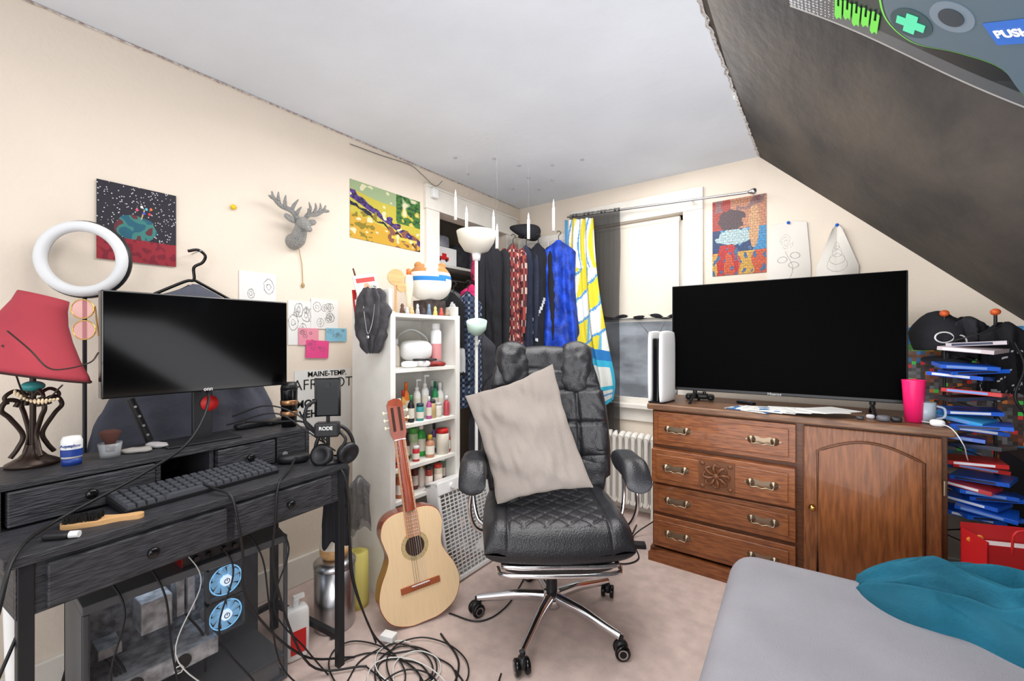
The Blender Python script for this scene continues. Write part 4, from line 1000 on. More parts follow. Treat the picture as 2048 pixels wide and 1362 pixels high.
mk('screw_base', MB().lathe([(0, .208), (.013, .21), (.013, .235), (.005, .24), (0, .24)], 16), mat('orange wax', C(210, 115, 50), .4), g)
def photo(u, v):
    if u < .1 or u > .9 or v < .1 or v > .9: return C(225, 223, 218)
    d = math.hypot(u-.5, v-.6)
    if d < .13: return C(195, 150, 122)
    if abs(u-.5) < .25 and v < .5: return C(60, 60, 80)
    return C(180, 58, 53) if v > .75 else C(190, 195, 195)
g = thing('photo_frame', 'white framed photograph standing on the bookshelf', 'picture frame', (-1.92, 1.39, TS), 70)
mk('frame', MB().grid(lambda u, v: V((-.06+.12*u, -.012+.03*v, .16*v+.05)), 30, 40, colf=photo, sm=False), PG, g, solid=.01, rot=(0, radians(-12), 0))
mk('easel_back', MB().tube([(0, .01, .17), (0, .06, 0)], .004).bx(-.05, .05, -.02, .0, 0, .055), whitep, g)
g = thing('wooden_wand', 'dark carved wooden wand leaning on the wall', 'wand', (-1.95, 1.37, TS), 0)
mk('shaft', MB().tube([V((0, 0, 0)), V((-.02, -.065, .235))], [.008, .004], 10), mat('wand wood', C(96, 52, 30), .5), g)
mk('grip', MB().tube([(0, 0, .0), (-.005, -.016, .06)], [.011, .009], 10), mat('wand grip', C(60, 30, 20), .5), g)
mk('red_card', MB().grid(lambda u, v: V((-.05+.1*u, 0, .13*v)), 20, 26, colf=lambda u, v: C(225, 225, 220) if abs(v-.5) < .12 and abs(u-.5) < .4 and int(u*9) % 2 else C(178, 38, 36), sm=False), P, loc=(-1.965, 1.36, TS), rot=(0, -.12, pi/2), solid=.002, label='red printed card standing on top of the bookshelf', cat='card')
for i, (y, r, h, c) in enumerate(((1.42, .014, .05, C(90, 60, 45)), (1.45, .014, .035, C(190, 190, 195)), (1.48, .016, .04, C(210, 170, 120)), (1.52, .012, .055, C(180, 180, 185)), (1.56, .015, .035, C(60, 50, 50)), (1.60, .013, .06, C(110, 130, 150)), (1.645, .013, .05, C(215, 195, 115)), (1.69, .014, .045, C(190, 80, 70)), (1.735, .018, .04, C(150, 130, 110)))):
    g = thing('figurine', 'tiny trinket figure on the bookshelf edge', 'figurine', (-1.725, y, TS), 0, 'trinkets on bookshelf')
    mk('figure_body', MB().lathe([(0, 0), (r, 0), (r*.7, h*.5), (r*.5, h*.6), (r*.65, h*.8), (r*.3, h), (0, h)], 14), mat('fig%d' % i, c, .6), g)
g = thing('satin_bonnet', 'charcoal satin bonnet with silver necklace hung on the bookshelf corner', 'bonnet', (-1.765, 1.27, 1.50), 25)
bon = mat('charcoal satin', C(60, 58, 62), .6, bump=.4, bs=40, var=.3, vs=14)
def bonf(u, v):
    a = 2*pi*u; s_ = sin(pi*min(1, v*.93+.05))**.6; n = 1+.16*sin(7*a+v*5)+.35*nz(cos(a)*2, sin(a)*2, v*7)
    return V(((.016+.064*s_)*cos(a)*n, (.012+.028*s_)*sin(a)*n, -.31*v+.02*nz(cos(a)*3, v*3, 2)))
mk('cloth', MB().grid(bonf, 80, 40, wrap=True), bon, g)
mk('hook', MB().tube([(0, 0, -.03), (0, 0, .01), (0, .04, .012)], .004, k=3), steel, g)
mk('chain', MB().tube([(-.02, -.040, -.09), (-.005, -.050, -.16), (.01, -.052, -.22), (.03, -.046, -.16), (.035, -.036, -.08)], .0015, 6, k=5).sup((.01, -.054, -.235), (.016, .006, .018), 1, 1, 10, 6), steel, g)

# ---------------- floor lamp
p = (-1.744, 2.006)
g = thing('floor_lamp', 'white torchiere floor lamp with extra reading arm', 'floor lamp', (p[0], p[1], 0), 0)
mk('base', MB().lathe([(0, 0), (.11, 0), (.11, .012), (.03, .022), (.012, .04), (0, .04)], 32), white, g)
mk('pole', MB().cyl((0, 0, .03), (0, 0, 1.79), .010), white, g)
frost = mat('frosted plastic', C(208, 203, 192), .5)
mk('lamp_shade', MB().lathe([(.012, 1.77), (.03, 1.785), (.075, 1.80), (.108, 1.85), (.122, 1.915), (.119, 1.915), (.104, 1.852), (.07, 1.806), (0, 1.79)], 36), frost, g)
mk('shade_collar', MB().lathe([(0, 1.74), (.022, 1.74), (.03, 1.79), (0, 1.79)], 24), white, g)
mk('reading_arm', MB().tube([(0, 0, 1.30), (.02, -.02, 1.22), (.05, -.03, 1.25)], .006, k=5), white, g)
mk('reading_shade', MB().lathe([(0, 0), (.03, .01), (.055, .04), (.062, .09), (.058, .09), (.05, .042), (0, .008)], 28), mat('pale green shade', C(180, 203, 190), .5), g, loc=(.03, -.03, 1.28), rot=(.3, .25, 0))

# box fan
lean = Matrix.Rotation(radians(-11), 4, 'Y')
g = thing('box_fan', 'white box fan leaning against the bookshelf', 'fan', mx=Matrix.Translation((-1.53, 1.76, .0)) @ lean @ Matrix.Rotation(pi/2, 4, 'Z'))
b = MB().bx(-.2, -.18, 0, .09, .01, .52).bx(.18, .2, 0, .09, .01, .52).bx(-.2, .2, 0, .09, .01, .035).bx(-.2, .2, 0, .09, .495, .52)
mk('housing', b, white, g, bevel=.006)
gr = MB()
for i in range(1, 24): gr.bx(-.18, .18, .002, .008, .035+i*.0192-.002, .035+i*.0192+.002)
for i in range(1, 12): gr.bx(-.18+i*.03-.0015, -.18+i*.03+.0015, 0, .006, .035, .495)
mk('grille', gr, white, g)
bl = MB()
for k in range(5):
    a = k*2*pi/5; bl.tube([(.03*cos(a), .05, .265+.03*sin(a)), (.15*cos(a+.2), .04, .265+.15*sin(a+.2))], [.03, .06], 8, sx=.25)
mk('blades', bl, mat('grey blade', C(190, 192, 195), .4), g)
mk('control_panel', MB().bx(-.2, .2, -.006, .0, .46, .52).cyl((-.1, -.02, .49), (-.1, -.006, .49), .014), white, g, bevel=.002)
# pedestal fan
g = thing('pedestal_fan', 'black round pedestal fan behind the office chair', 'fan', (-1.66, 2.22, 0), 35)
mk('base', MB().lathe([(0, 0), (.14, 0), (.13, .015), (.02, .03), (0, .03)], 30), blackp, g)
mk('pole', MB().cyl((0, .03, .02), (0, .03, .90), .012), blackp, g)
gg = MB()
for r in (.05, .09, .13, .17): gg.tube([(r*cos(a), -.05+.1*r, .90+r*sin(a)) for a in [2*pi*i/36 for i in range(36)]], .002 if r < .16 else .006, 6, closed=True)
for i in range(30):
    a = 2*pi*i/30; gg.tube([(.02*cos(a), -.05, .9+.02*sin(a)), (.17*cos(a), -.03, .9+.17*sin(a))], .0013, 4)
mk('grille', gg, blackp, g)
bl = MB()
for k in range(4):
    a = k*pi/2; bl.tube([(.02*cos(a), -.01, .9+.02*sin(a)), (.13*cos(a+.2), 0, .9+.13*sin(a+.2))], [.02, .05], 8, sx=.2)
mk('blades', bl, blackg, g)
mk('motor', MB().cyl((0, -.02, .9), (0, .09, .9), .04), blackp, g)

# ---------------- guitar
B0 = V((-1.44, 1.315, .008)); ax = V((-.215, -.005, .98)).normalized()
nrm = V((.90, -.43, 0)); nrm = (nrm-ax*nrm.dot(ax)).normalized()
rt = ax.cross(nrm)
if rt.dot(RT) < 0: rt = -rt
mx = Matrix(((rt.x, -nrm.x, ax.x, B0.x), (rt.y, -nrm.y, ax.y, B0.y), (rt.z, -nrm.z, ax.z, B0.z), (0, 0, 0, 1)))
g = thing('acoustic_guitar', 'classical guitar with pale top and red-brown sides', 'guitar', mx=mx)
half = catmull([(0, 0, 0), (.07, .004, 0), (.145, .04, 0), (.182, .115, 0), (.172, .19, 0), (.136, .26, 0), (.122, .305, 0), (.134, .36, 0), (.142, .405, 0), (.125, .455, 0), (.08, .482, 0), (0, .487, 0)], 5)
out = [(q.x, q.y) for q in half]+[(-q.x, q.y) for q in half[-2:0:-1]]
gred = mat('red mahogany', C(150, 66, 40), .22, coat=.5, var=.2, vs=8, stretch=(3, 3, 1))
spruce = mat('spruce top', C(232, 202, 160), .3, coat=.4, vs=16, stretch=(12, 1, .6), var=.05)
mk('body', MB().prism(out, 0, .092, sm=True), gred, g, bevel=.003)
mk('soundboard', MB().prism([(x*.985, .243+(z-.243)*.985) for x, z in out], -.003, .001), spruce, g, bevel=.001)
def disc(r, z, n=36): return [(r*cos(2*pi*i/n), z+r*sin(2*pi*i/n)) for i in range(n)]
mk('rosette', MB().prism(disc(.062, .325), -.004, -.002), mat('rosette inlay', C(140, 120, 84), .5, vs=260, col2=C(215, 190, 140)), g)
mk('sound_hole', MB().prism(disc(.043, .325), -.005, -.003), mat('hole dark', C(60, 40, 28), .9), g)
neckm = mat('neck wood', C(200, 145, 104), .4, vs=9, stretch=(6, 6, 1), var=.15)
mk('fretboard', MB().add([(-.031, -.010, .365), (.031, -.010, .365), (.026, -.010, .80), (-.026, -.010, .80), (-.031, -.002, .365), (.031, -.002, .365), (.026, -.002, .80), (-.026, -.002, .80)], [(0, 1, 2, 3), (4, 7, 6, 5), (0, 4, 5, 1), (1, 5, 6, 2), (2, 6, 7, 3), (3, 7, 4, 0)]), neckm, g)
fr0 = mk('fret', MB().cyl((-.027, -.011, 0), (.027, -.011, 0), .001, n=6), steel, g)
for i in range(1, 19):
    z = .80-.65*(1-2**(-i/12))
    if i == 1: fr0.location.z = z
    elif z > .37:
        o = fr0.copy(); o.location.z = z; COL.objects.link(o)
mk('neck', MB().tube([(0, .005, .48), (0, .006, .80)], [.027, .023], 14, sx=1), gred, g)
hp = [(-.026, .80), (.026, .80), (.036, .83), (.036, .965), (.026, .985), (0, .992), (-.026, .985), (-.036, .965), (-.036, .83)]
mk('headstock', MB().prism(hp, -.004, .014), gred, g, bevel=.002, loc=(0, 0, 0))
for s in (-1, 1): mk('headstock_slot', MB().bx(s*.016-.006, s*.016+.006, -.006, -.003, .84, .95), mat('hole dark', C(60, 40, 28)), g)
mk('nut', MB().bx(-.026, .026, -.014, -.002, .798, .803), white, g)
for s in (-1, 1):
    for z in (.86, .895, .93): mk('tuning_peg', MB().cyl((s*.036, .006, z), (s*.05, .006, z), .003, n=8).sup((s*.055, .006, z), (.012, .007, .018), .8, .8, 10, 6), mat('pearl peg', C(225, 215, 190), .3), g)
mk('bridge', MB().bx(-.088, .088, -.011, -.002, .142, .168).bx(-.04, .04, -.014, -.011, .150, .160), mat('rosewood', C(155, 80, 48), .4), g, bevel=.002)
mk('saddle', MB().bx(-.04, .04, -.017, -.011, .162, .165), white, g)
for i in range(6):
    x = -.026+i*.0104; mk('string', MB().cyl((x, -.014, .155), (x*.8, -.015, .80), .0006 if i > 2 else .0009, n=5), steel if i < 3 else cablew, g)

# ---------------- office chair
g = thing('office_chair', 'black leather reclining office chair with chrome star base', 'chair', (-1.0, 1.66, 0), 38)
mk('hub', MB().lathe([(0, .07), (.04, .07), (.045, .10), (.035, .135), (0, .135)], 24), chrome, g)
for wa in (-78, -5, 68, 140, -150):
    a = radians(wa-38); cx, cy = cos(a), sin(a)
    mk('leg', MB().tube([(cx*.03, cy*.03, .11), (cx*.15, cy*.15, .108), (cx*.27, cy*.27, .09), (cx*.335, cy*.335, .08)], [.026, .022, .018, .017], 12, k=5, sx=.8), chrome, g)
    cm = Matrix.Translation((cx*.34, cy*.34, 0)) @ Matrix.Rotation(a+.7, 4, 'Z')
    cst = mk('caster', MB().cyl((0, 0, .05), (0, 0, .085), .008, n=10, mx=cm).sup((0, 0, .045), (.05, .03, .045), .8, .8, 18, 10, mx=cm), blackp, g)
    for s in (-1, 1): mk('wheel', MB().lathe([(0, -.009), (.026, -.009), (.03, -.005), (.03, .005), (.026, .009), (0, .009)], 24, mx=cm @ Matrix.Translation((0, s*.02, .030)) @ Matrix.Rotation(pi/2, 4, 'X')).lathe([(.014, .0095), (.019, .0102)], 20, m=1, mx=cm @ Matrix.Translation((0, s*.02, .030)) @ Matrix.Rotation(-s*pi/2, 4, 'X')), [blackg, steel], cst)
mk('gas_column', MB().cyl((0, 0, .12), (0, 0, .26), .025).cyl((0, 0, .25), (0, 0, .37), .018), blackp, g)
mk('tilt_mechanism', MB().bx(-.1, .1, -.12, .14, .355, .40), blackp, g, bevel=.01)
mk('footrest', MB().cushion(.46, .38, .065, nu=24, nv=24), leather, g, loc=(0, -.08, .362))
b = MB()
for s in (-1, 1): b.tube([(s*.22, .15, .395), (s*.22, -.22, .395), (s*.20, -.285, .39), (0, -.288, .388)], .009, 8, k=3)
b.tube([(-.24, -.24, .365), (-.19, -.295, .362), (.19, -.295, .362), (.24, -.24, .365)], .009, 8, k=3)
mk('footrest_rail', b, chrome, g)
def seatq(q, side, e):
    x, y, z = q
    if side > 0:
        if abs(x) < .195 and y > -.235:
            a_ = ((x+y)/.09) % 1; c_2 = ((x-y)/.09) % 1
            d = min(min(a_, 1-a_), min(c_2, 1-c_2))
            z += -.006+.007*min(1, (d/.18))**.6
        z += .010*math.exp(-((abs(x)-.245)/.035)**2)
        z -= .006*math.exp(-((abs(x)-.2)/.006)**2)
        z += .003*nz(x*14, y*14)
    if y < -.19: z -= (abs(y)-.19)**2*4.0
    return V((x, y, z))
mk('seat', MB().cushion(.61, .58, .135, fn=seatq, nu=170, nv=170, k=.2, p=9), leather, g, loc=(0, -.01, .468))
def rx(a): return Matrix.Rotation(a, 4, 'X')
tb = Matrix.Translation((0, .255, .50)) @ rx(radians(-9))
up = Matrix(((1, 0, 0, 0), (0, 0, -1, 0), (0, 1, 0, 0), (0, 0, 0, 1)))
def backq(q, side, e):
    x, y, z = q
    if side > 0:
        z += -.016*math.exp(-((y-.02)/.014)**2)-.016*math.exp(-((y+.15)/.014)**2)-.014*math.exp(-((y-.19)/.014)**2)
        z += .05*(abs(x)/.25)**2.2
        z -= .012*math.exp(-((abs(x)-.165)/.008)**2)
        z += .008*nz(x*12, y*12, 4)+.004*nz(x*30, y*24, 9)
    return V((x*(1-.10*max(0, y)/.32), y, z))
mk('backrest', MB().cushion(.62, .72, .13, fn=backq, nu=120, nv=140, k=.4, p=5, mx=tb @ Matrix.Translation((0, 0, .31)) @ up), leather, g)
for s in (-1, 1):
    mk('back_bolster', MB().cushion(.18, .48, .11, fn=lambda q, side, e: V((q.x, q.y, q.z+.009*nz(q.x*20, q.y*20, s)-.014*math.exp(-((q.y-.05)/.012)**2)-.012*math.exp(-((q.y+.10)/.012)**2))), nu=40, nv=100, k=.5, p=4.5, mx=tb @ Matrix.Translation((s*.232, -.04, .28)) @ Matrix.Rotation(radians(s*-3), 4, 'Y') @ Matrix.Rotation(radians(s*-20), 4, 'Z') @ up), leather, g)
    mk('head_wing', MB().cushion(.18, .28, .12, fn=lambda q, side, e: V((q.x, q.y, q.z+.009*nz(q.x*24, q.y*24, s+3))), nu=44, nv=60, k=.7, p=4, mx=tb @ Matrix.Translation((s*.160, -.035, .61)) @ Matrix.Rotation(radians(s*7), 4, 'Y') @ Matrix.Rotation(radians(s*-14), 4, 'Z') @ up), leather, g)
mk('headrest', MB().cushion(.34, .26, .13, fn=lambda q, side, e: V((q.x, q.y, q.z-.010*math.exp(-(q.y/.01)**2)+.008*nz(q.x*20, q.y*20, 8))), nu=60, nv=50, k=.5, p=5, mx=tb @ Matrix.Translation((0, -.01, .60)) @ up), leather, g)
mk('back_shell', MB().sup((0, .055, .30), (.40, .05, .60), .3, .4, mx=tb), blackp, g)
for s in (-1, 1):
    ar = mk('armrest', MB().cushion(.115, .31, .085, fn=lambda q, side, e: V((q.x*(1+.1*(max(0, -q.y)/.15)), q.y, q.z-max(0, -q.y-.04)**2*5+.005*nz(q.x*30, q.y*20))), nu=36, nv=50, k=.45, p=5), leather, g, loc=(s*.345, -.02, .70))
    for pts in ([(0, .11, -.03), (s*.01, .12, -.16), (s*-.015, .09, -.27), (s*-.085, .06, -.295), (s*-.195, .03, -.305)], [(0, -.08, -.045), (s*.015, -.06, -.17), (s*-.01, -.01, -.27), (s*-.085, 0, -.295), (s*-.195, .01, -.305)]):
        mk('arm_bracket', MB().tube(pts, .009, 8, k=5), chrome, ar)
# pillow on the chair
cr = [TP(930, 792, 1.98), TP(1105, 728, 2.04), TP(1187, 975, 1.92), TP(995, 1008, 1.84)]
ctr = sum(cr, V((0, 0, 0)))/4
nn = -FW
def pil(side):
    def f(u, v):
        p = (cr[3].lerp(cr[2], u)).lerp(cr[0].lerp(cr[1], u), v)
        inx = sin(pi*v)*.018*(u-.5)*2; iny = sin(pi*u)*.018*(v-.5)*2
        p = p-RT*(inx+.006*nz(v*7, u*3))-V((0, 0, iny+.006*nz(u*7, v*3)))
        e = (max(0, sin(pi*u))*max(0, sin(pi*v)))**.5
        w = .018*nz(u*4, v*4, 3)+.008*sin(u*8+v*15+2*nz(u*3, v*3))+.009*nz(u*14, v*7, 5)
        return p-ctr+nn*side*(.042*e+w*min(1, e*1.6))
    return f
mk('pillow', MB().grid(pil(1), 80, 80).grid(pil(-1), 40, 40), greyfab, loc=ctr, label='tan grey pillow propped diagonally on the office chair', cat='pillow')

# ---------------- bed
g = thing('bed', 'bed with rounded mattress and grey fitted sheet', 'bed', (.48, .45, 0), 3)
mt_ = mk('mattress', MB().bx(-.70, .70, -1.35, 1.36, .24, .5), mat('grey jersey sheet', C(148, 147, 154), .95, bump=.35, bs=300, var=.08, vs=4), g, bevel=.085, seg=6)
for p_ in mt_.data.polygons: p_.use_smooth = True
mk('bed_frame', MB().bx(-.68, .68, -1.33, 1.34, .14, .25), blackp, g)
for x in (-.6, .6):
    for y in (-1.25, 1.25): mk('leg', MB().box((x, y, .07), (.05, .05, .14)), blackp, g)
tealf = mat('teal blanket cloth', C(18, 96, 120), .85, bump=.2, bs=120, var=.25, vs=6)
def sridge(t): return .5+.5*cos(2*t)
def blk(u, v):
    x = .07+1.0*u
    y0 = 1.68-.34*u**.5-.04*nz(u*7); y1 = 1.75+.08*min(1, u*3)+.015*sin(u*22)
    y = y0+(y1-y0)*v
    e = (max(0, sin(pi*v))**.42)*min(1, (u/.16))**.5
    w1 = nz(u*3+1, v*2.2, 1); w2 = nz(u*5, v*5, 6)
    base = .105+.04*nz(u*4+2, v*2.5)
    f = .030*sridge(v*6+u*4+2.5*w1)**1.5+.022*sridge(v*13-u*6+3*w2)**1.5+.012*sridge(u*16+v*20+4*w1)
    return V((x+.012*w2, y-.02*(f/.05)*(.5-v), .495+(base+f)*e))
mk('blanket', MB().grid(blk, 240, 150).grid(lambda u, v: V((.07+1.0*u, (1.68-.34*u**.5)+(.12+.34*u**.5)*v, .492)), 30, 6), tealf, label='crumpled teal blanket heaped on the bed', cat='blanket')

# ---------------- media rack at right
g = thing('media_rack', 'black wire game rack with orange knobs', 'media rack', (.50, 2.78, 0))
for x in (-.075, .085): 
    mk('post', MB().cyl((x, 0, 0), (x, 0, 1.36), .006), blackm, g)
    mk('knob', MB().sup((x, 0, 1.375), (.034, .034, .03), 1, 1), mat('orange wood', C(215, 95, 45), .35), g)
mk('rack_base', MB().bx(-.11, .11, -.1, .1, 0, .015), blackm, g)
mk('support_wires', MB().tube([(.09*cos(a), -.06+.05*sin(a), .08+a*.033) for a in [i*.5 for i in range(76)]], .003, 5), blackm, g)
cb_, cr_, cw_, ck_, cc_ = C(28, 88, 195), C(180, 40, 40), C(205, 205, 210), C(44, 46, 54), C(60, 155, 210)
rk = [(.50, cb_, 5, 0), (.520, cb_, -4, 1), (.541, cb_, 9, 2), (.563, cb_, 3, 0), (.586, cb_, -9, 3), (.609, cb_, 6, 1), (.634, cr_, 8, -2), (.66, cb_, -5, 1), (.715, cr_, 10, 0), (.737, cr_, -3, -1), (.80, ck_, -7, 0), (.824, cb_, 5, -3), (.866, cb_, 10, -1), (.889, cb_, -6, 0), (.912, cc_, 13, -2), (.940, cb_, -4, -1), (1.00, ck_, -9, -2), (1.024, cr_, 4, 0), (1.088, cb_, 7, -3), (1.111, cb_, -8, -1), (1.134, cb_, 4, -2), (1.205, C(195, 182, 187), 9, -1), (1.228, C(188, 178, 186), -6, 0)]
for i, (z, c, tl_, sh) in enumerate(rk):
    mk('game_case', MB().bx(-.088, .088, -.067, .067, 0, .016).bx(-.07, .05, -.0675, -.066, .003, .013, m=1), [mat('case%d_%d_%d' % tuple(int(q*255) for q in c), c, .25), mat('spine print%d' % (i % 3), (C(215, 218, 225), C(30, 40, 70), C(110, 140, 200))[i % 3], .4)], loc=(.50+.016*sh+.01*sin(i*2.1), 2.64+.03*cos(i*1.7), z), rot=(radians(4*sin(i)), radians(tl_*.6), radians(24*sin(i*1.7)-8)), bevel=.0015, label='plastic game case stacked flat in the wire rack', cat='game case', group='game cases in the rack')
g = thing('baseball_cap', 'black cap with white print hung on the rack', 'cap', (.415, 2.86, 1.24), 20, sc=1.2)
mk('crown', MB().sup((0, 0, .02), (.17, .19, .19), .9, 1, fn=lambda p: V((p.x*(1+.2*nz(p.x*12, p.z*12)), p.y, max(p.z*(1+.3*nz(p.x*14, p.y*14, 2)), -.05)))), blackf, g)
mk('brim', MB().sup((-.02, -.09, -.045), (.14, .10, .012), .6, 1), blackf, g, rot=(.3, 0, 0))
mk('cap_print', MB().tube([(-.03+.028*cos(a), -.092, .02+.020*sin(a)) for a in [i*pi/10 for i in range(20)]], .003, 6, closed=True), white, g)
mk('cap_print', MB().tube([(.02+.02*cos(a), -.09, .0+.028*sin(a)) for a in [i*pi/10 for i in range(20)]], .003, 6, closed=True), white, g)
hang('bandana', 'black bandana with white print hanging from the rack', 'bandana', (.60, 2.74, 1.33), 10, .08, .05, .32, lambda p: C(195, 195, 198) if abs(nz(p.x*26, p.z*24, 3)) < .022 and p.z < -.12 else C(30, 30, 34), 44, False, fold=.9, hk=False)
hang('strap_bag', 'black strap bag hanging among the rack wires', 'bag', (.50, 2.82, 1.36), 10, .08, .05, .20, blackf, 45, False, fold=.8, hk=False)
mk('dangling_cord', MB().tube([(.60, 2.70, 1.30), (.64, 2.66, 1.15), (.61, 2.64, 1.02), (.66, 2.66, .92)], .005, 8, k=6), cablem, label='black cord hanging from the rack top', cat='cord')
g = thing('tote_bag', 'red and white paper shopping bag on the floor', 'bag', (.565, 2.42, 0), 20)
mk('bag_body', MB().bx(-.13, .13, -.07, -.066, 0, .50).bx(-.13, .13, .066, .07, 0, .53).bx(-.13, -.126, -.07, .07, 0, .51).bx(.126, .13, -.07, .07, 0, .51).bx(-.13, .13, -.07, .07, 0, .004), mat('red bag', C(195, 30, 35), .5), g)
mk('lining', MB().bx(-.12, .12, -.06, .06, .05, .47), mat('tissue', C(225, 225, 225), .9), g)
mk('handle', MB().tube([(-.06, -.068, .48), (-.05, -.075, .56), (.05, -.075, .56), (.06, -.068, .48)], .004, k=4), red, g)
g = thing('bedside_cabinet', 'black wooden cabinet at the end of the room', 'cabinet', (.66, 2.72, 0))
mk('carcass', MB().bx(0, .45, 0, .36, .05, .74).bx(.02, .43, .02, .34, 0, .05), blackw, g, bevel=.003)
for z in (.1, .31, .52): 
    d = mk('drawer', MB().bx(.015, .435, -.012, .02, z, z+.19), blackwx, g, bevel=.003); knob(d, .225, -.012, z+.095)
g = thing('flower_ornament', 'small yellow and orange artificial flower beside the dresser', 'flower', (.455, 2.40, 0), 0)
mk('stem', MB().cyl((0, 0, 0), (0, 0, .47), .003), mat('stem green', C(50, 120, 60), .6), g)
for k in range(6):
    a = k*pi/3; mk('petal', MB().sup((.018*cos(a), -.004, .48+.018*sin(a)), (.02, .006, .02), 1, 1, 10, 6), mat('petal', C(225, 130, 50), .6), g)
mk('flower_centre', MB().sup((0, -.006, .48), (.016, .008, .016), 1, 1, 10, 6), mat('yellow', C(235, 200, 40)), g)

# ---------------- hanging candles and ceiling hooks
CND = ((911, 378, 440, 2.78), (933, 412, 464, 2.62), (987, 420, 470, 2.78), (994, 447, 497, 2.55), (1057, 425, 478, 2.72), (1107, 398, 462, 2.82))
wax = mat('white taper', C(240, 238, 233), .4)
thr = seemat('clear nylon thread', C(220, 222, 226), .75, .3)
for px, y0, y1, tt in CND:
    a = TP(px, y0, tt); c = TP(px, y1, tt)
    g = thing('hanging_candle', 'white flameless taper candle hanging from the ceiling', 'candle', (a.x, a.y, c.z), 0, 'floating candles')
    h = a.z-c.z
    mk('taper', MB().lathe([(0, 0), (.010, 0), (.009, h*.7), (.005, h*.78), (.006, h*.85), (0, h)], 14), wax, g)
    mk('thread', MB().cyl((0, 0, h), (0, 0, CZ-c.z), .0002, n=4), thr, g)
for px, py in ((910, 315), (988, 317), (1038, 331), (1105, 330), (1165, 319), (935, 348), (1057, 355), (1105, 360), (1025, 378), (1078, 379), (960, 390)):
    p = ZP(px, py, CZ)
    mk('ceiling_hook', MB().lathe([(0, 0), (.012, 0), (.012, -.004), (.004, -.006), (0, -.012)], 14), mat('grey hook', C(180, 182, 186), .5), loc=(p.x, p.y, CZ), label='small round adhesive hook on the ceiling', cat='hook', group='ceiling hooks')
p = XP(866, 388, WX+.026)
mk('plug_adapter', MB().bx(0, .03, -.025, .025, -.03, .03), white, loc=(WX+.026, p.y, p.z), bevel=.004, label='white plug adapter fixed on the door casing', cat='adapter')
mk('wall_cable', MB().tube([XP(700, 288, WX+.01), XP(760, 310, WX+.01), XP(820, 330, WX+.01), XP(845, 350, WX+.03), XP(870, 372, WX+.045), XP(885, 362, WX+.045)], .0025, 6, k=6), mat('grey cable', C(120, 116, 112), .6), label='thin dark cable running along the top of the wall', cat='cable')

# ---------------- cables
def cable(pts, r=.004, m=cablem, label='black cable trailing over the desk'):
    return mk('cable', MB().tube(pts, r, 7, k=8), m, label=label, cat='cable', group='loose cables')
cable([(-1.84, .60, 1.10), (-1.72, .58, 1.04), (-1.64, .50, .93), (-1.62, .38, .86), (-1.56, .2, .80), (-1.42, .12, .79), (-1.36, .09, .70), (-1.39, .06, .5), (-1.44, .09, .36), (-1.5, .2, .30), (-1.56, .24, .2)], .0045)
cable([(-1.66, .52, .80), (-1.52, .53, .795), (-1.455, .55, .78), (-1.43, .56, .70), (-1.45, .58, .6), (-1.5, .62, .4), (-1.55, .82, .1), (-1.5, 1.0, .01)])
cable([(-1.62, .83, .81), (-1.53, .76, .795), (-1.475, .70, .775), (-1.455, .68, .68), (-1.5, .70, .45), (-1.54, .84, .06), (-1.42, 1.0, .01)])
cable([(-1.56, .93, .80), (-1.48, .95, .72), (-1.47, .96, .5), (-1.50, 1.0, .3), (-1.46, 1.05, .1), (-1.4, 1.1, .01)])
cable([(-1.85, .75, .93), (-1.76, .82, .93), (-1.66, .90, .92), (-1.58, .95, .80), (-1.54, 1.0, .6), (-1.55, 1.02, .3), (-1.5, 1.1, .01)])
cable([(-1.84, .70, .96), (-1.74, .78, 1.0), (-1.66, .86, .96), (-1.58, .93, .86)], .003)
cable([(-1.84, .68, .93), (-1.72, .80, .97), (-1.64, .88, .90), (-1.55, .95, .82)], .003)
for k in range(6):
    x = .30+.09*k
    cable([(-1.64, x, .60), (-1.57, x+.03, .50), (-1.56, x+.05*sin(k*2), .32), (-1.55, x+.08, .12), (-1.5, x+.14, .008)], .0028 if k != 2 else .0018, cablew if k == 2 else cablem, 'cable dangling in front of the computer')
cable([(-1.45, .13, .62), (-1.40, .07, .45), (-1.43, .1, .30), (-1.46, .14, .25), (-1.44, .16, .18), (-1.47, .2, .1), (-1.5, .22, .01)], .0035)
rc = random.Random(9)
for k in range(8):
    cx, cy = -1.34+rc.uniform(-.12, .12), 1.06+rc.uniform(-.08, .08); r0 = rc.uniform(.09, .19); pts = []
    ph = rc.uniform(0, 6); st = rc.uniform(.6, 1.1); n_ = rc.choice([9, 12, 15])
    for i in range(n_):
        a = ph+i*.62; r = r0*(1+.10*sin(.6*i+k))
        pts.append((cx+.010*i+r*cos(a)*1.2, cy+r*sin(a)*st, .005+.0012*k+.002*(i % 2)))
    last = ph+(n_-1)*.62; d_x, d_y = -sin(last), cos(last)
    pts.append((pts[-1][0]+.10*d_x, pts[-1][1]+.10*d_y, .005)); pts.append((pts[-1][0]+.10*cos(last+2.2), pts[-1][1]+.10*sin(last+2.2), .005))
    cable(pts, .003 if k not in (4, 6) else .0022, cablew if k in (4, 6) else cablem, 'coiled cable lying on the carpet')
cable([(-1.33, 1.30, .006), (-1.15, 1.22, .006), (-1.08, 1.05, .006), (-1.18, .90, .006), (-1.4, .82, .006)], .004, cablem, 'long cable curving across the carpet')
cable([(-1.40, 1.42, .006), (-1.25, 1.46, .006), (-1.22, 1.62, .006), (-1.30, 1.9, .006)], .0035, cablem, 'long cable curving across the carpet')
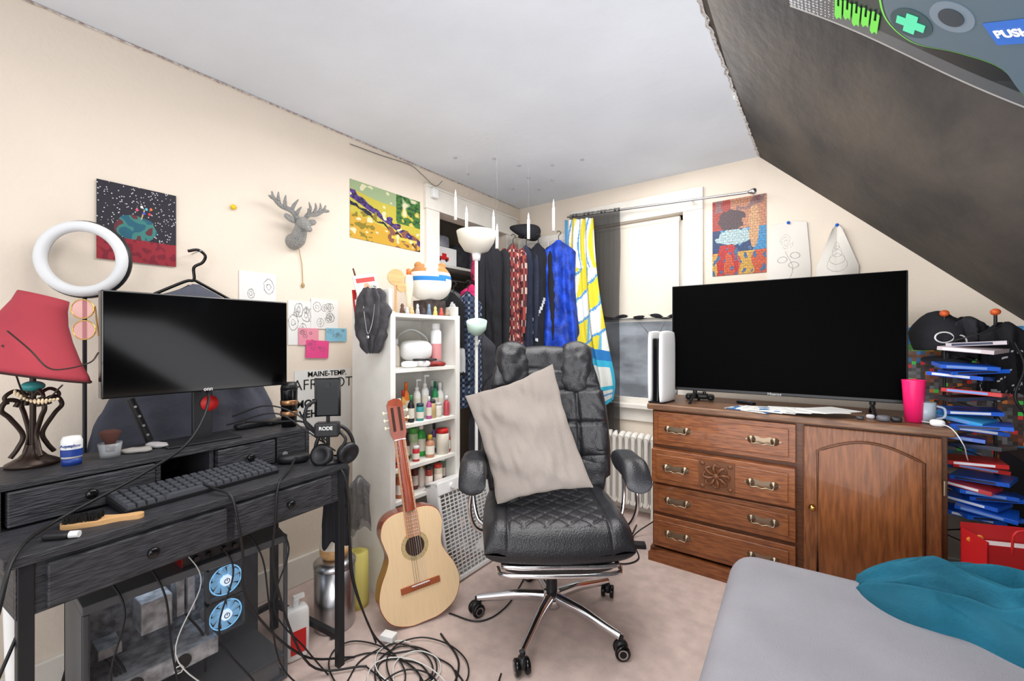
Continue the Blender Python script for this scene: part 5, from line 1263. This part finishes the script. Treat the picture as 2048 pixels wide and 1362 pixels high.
cable([(-1.08, 2.4, .006), (-.95, 2.3, .006), (-.88, 2.42, .006), (-1.0, 2.65, .01), (-.9, 2.78, .1)], .004, cablem, 'cable by the radiator and dresser')
cable([(-1.25, 2.2, .006), (-1.1, 2.3, .006), (-1.0, 2.5, .006), (-1.05, 2.85, .006)], .004, cablem, 'cable by the radiator and dresser')
mk('power_adapter', MB().bx(-.04, .04, -.025, .025, 0, .03), blackp, loc=(-.93, 2.56, 0), rot=(0, 0, .5), bevel=.005, label='black power adapter on the carpet by the dresser', cat='adapter')
mk('wall_charger', MB().bx(-.03, .03, -.02, .02, 0, .025), white, loc=(-1.47, 1.14, .014), rot=(0, 0, .3), bevel=.004, label='white charger lying among the floor cables', cat='adapter')

# ---------------- light
w = bpy.data.worlds.new('w'); S.world = w; w.use_nodes = True
w.node_tree.nodes['Background'].inputs[0].default_value = (.92, .96, 1, 1); w.node_tree.nodes['Background'].inputs[1].default_value = 1.7
def area(loc, tgt, size, e, col=(1, 1, 1)):
    l = bpy.data.lights.new('fill_light', 'AREA'); l.size = size; l.energy = e; l.color = col  # unseen fill lamps added to even out the brightness, no real fixtures
    o = bpy.data.objects.new('added_fill', l); COL.objects.link(o); o.location = loc
    d = V(tgt)-V(loc); o.rotation_euler = d.to_track_quat('-Z', 'Y').to_euler()
area((.3, -.6, 1.6), (-.6, 2.4, .6), 1.3, 36, (1, .99, .98))  # added frontal fill from behind the camera
area((-.9, 1.9, 2.37), (-.8, 2.0, 0), 1.4, 42, (1, .98, .96))  # added overhead fill for the far half of the room
area((-.6, .6, 2.37), (-.6, .7, 0), 1.2, 25, (1, .98, .96))  # added overhead fill for floor, bed and desk
area((-.1, 1.3, .95), (-.7, 2.2, 2.4), 1.5, 17, (.95, .97, 1))  # added upward fill that brightens the ceiling like bounce
S.view_settings.view_transform = 'Standard'

cam = bpy.data.cameras.new('cam'); cam.sensor_width = 36; cam.lens = F/2048*36; cam.clip_start = .03
co = bpy.data.objects.new('camera', cam); COL.objects.link(co); co.location = CAM; co.rotation_euler = (pi/2, 0, TH)
S.camera = co
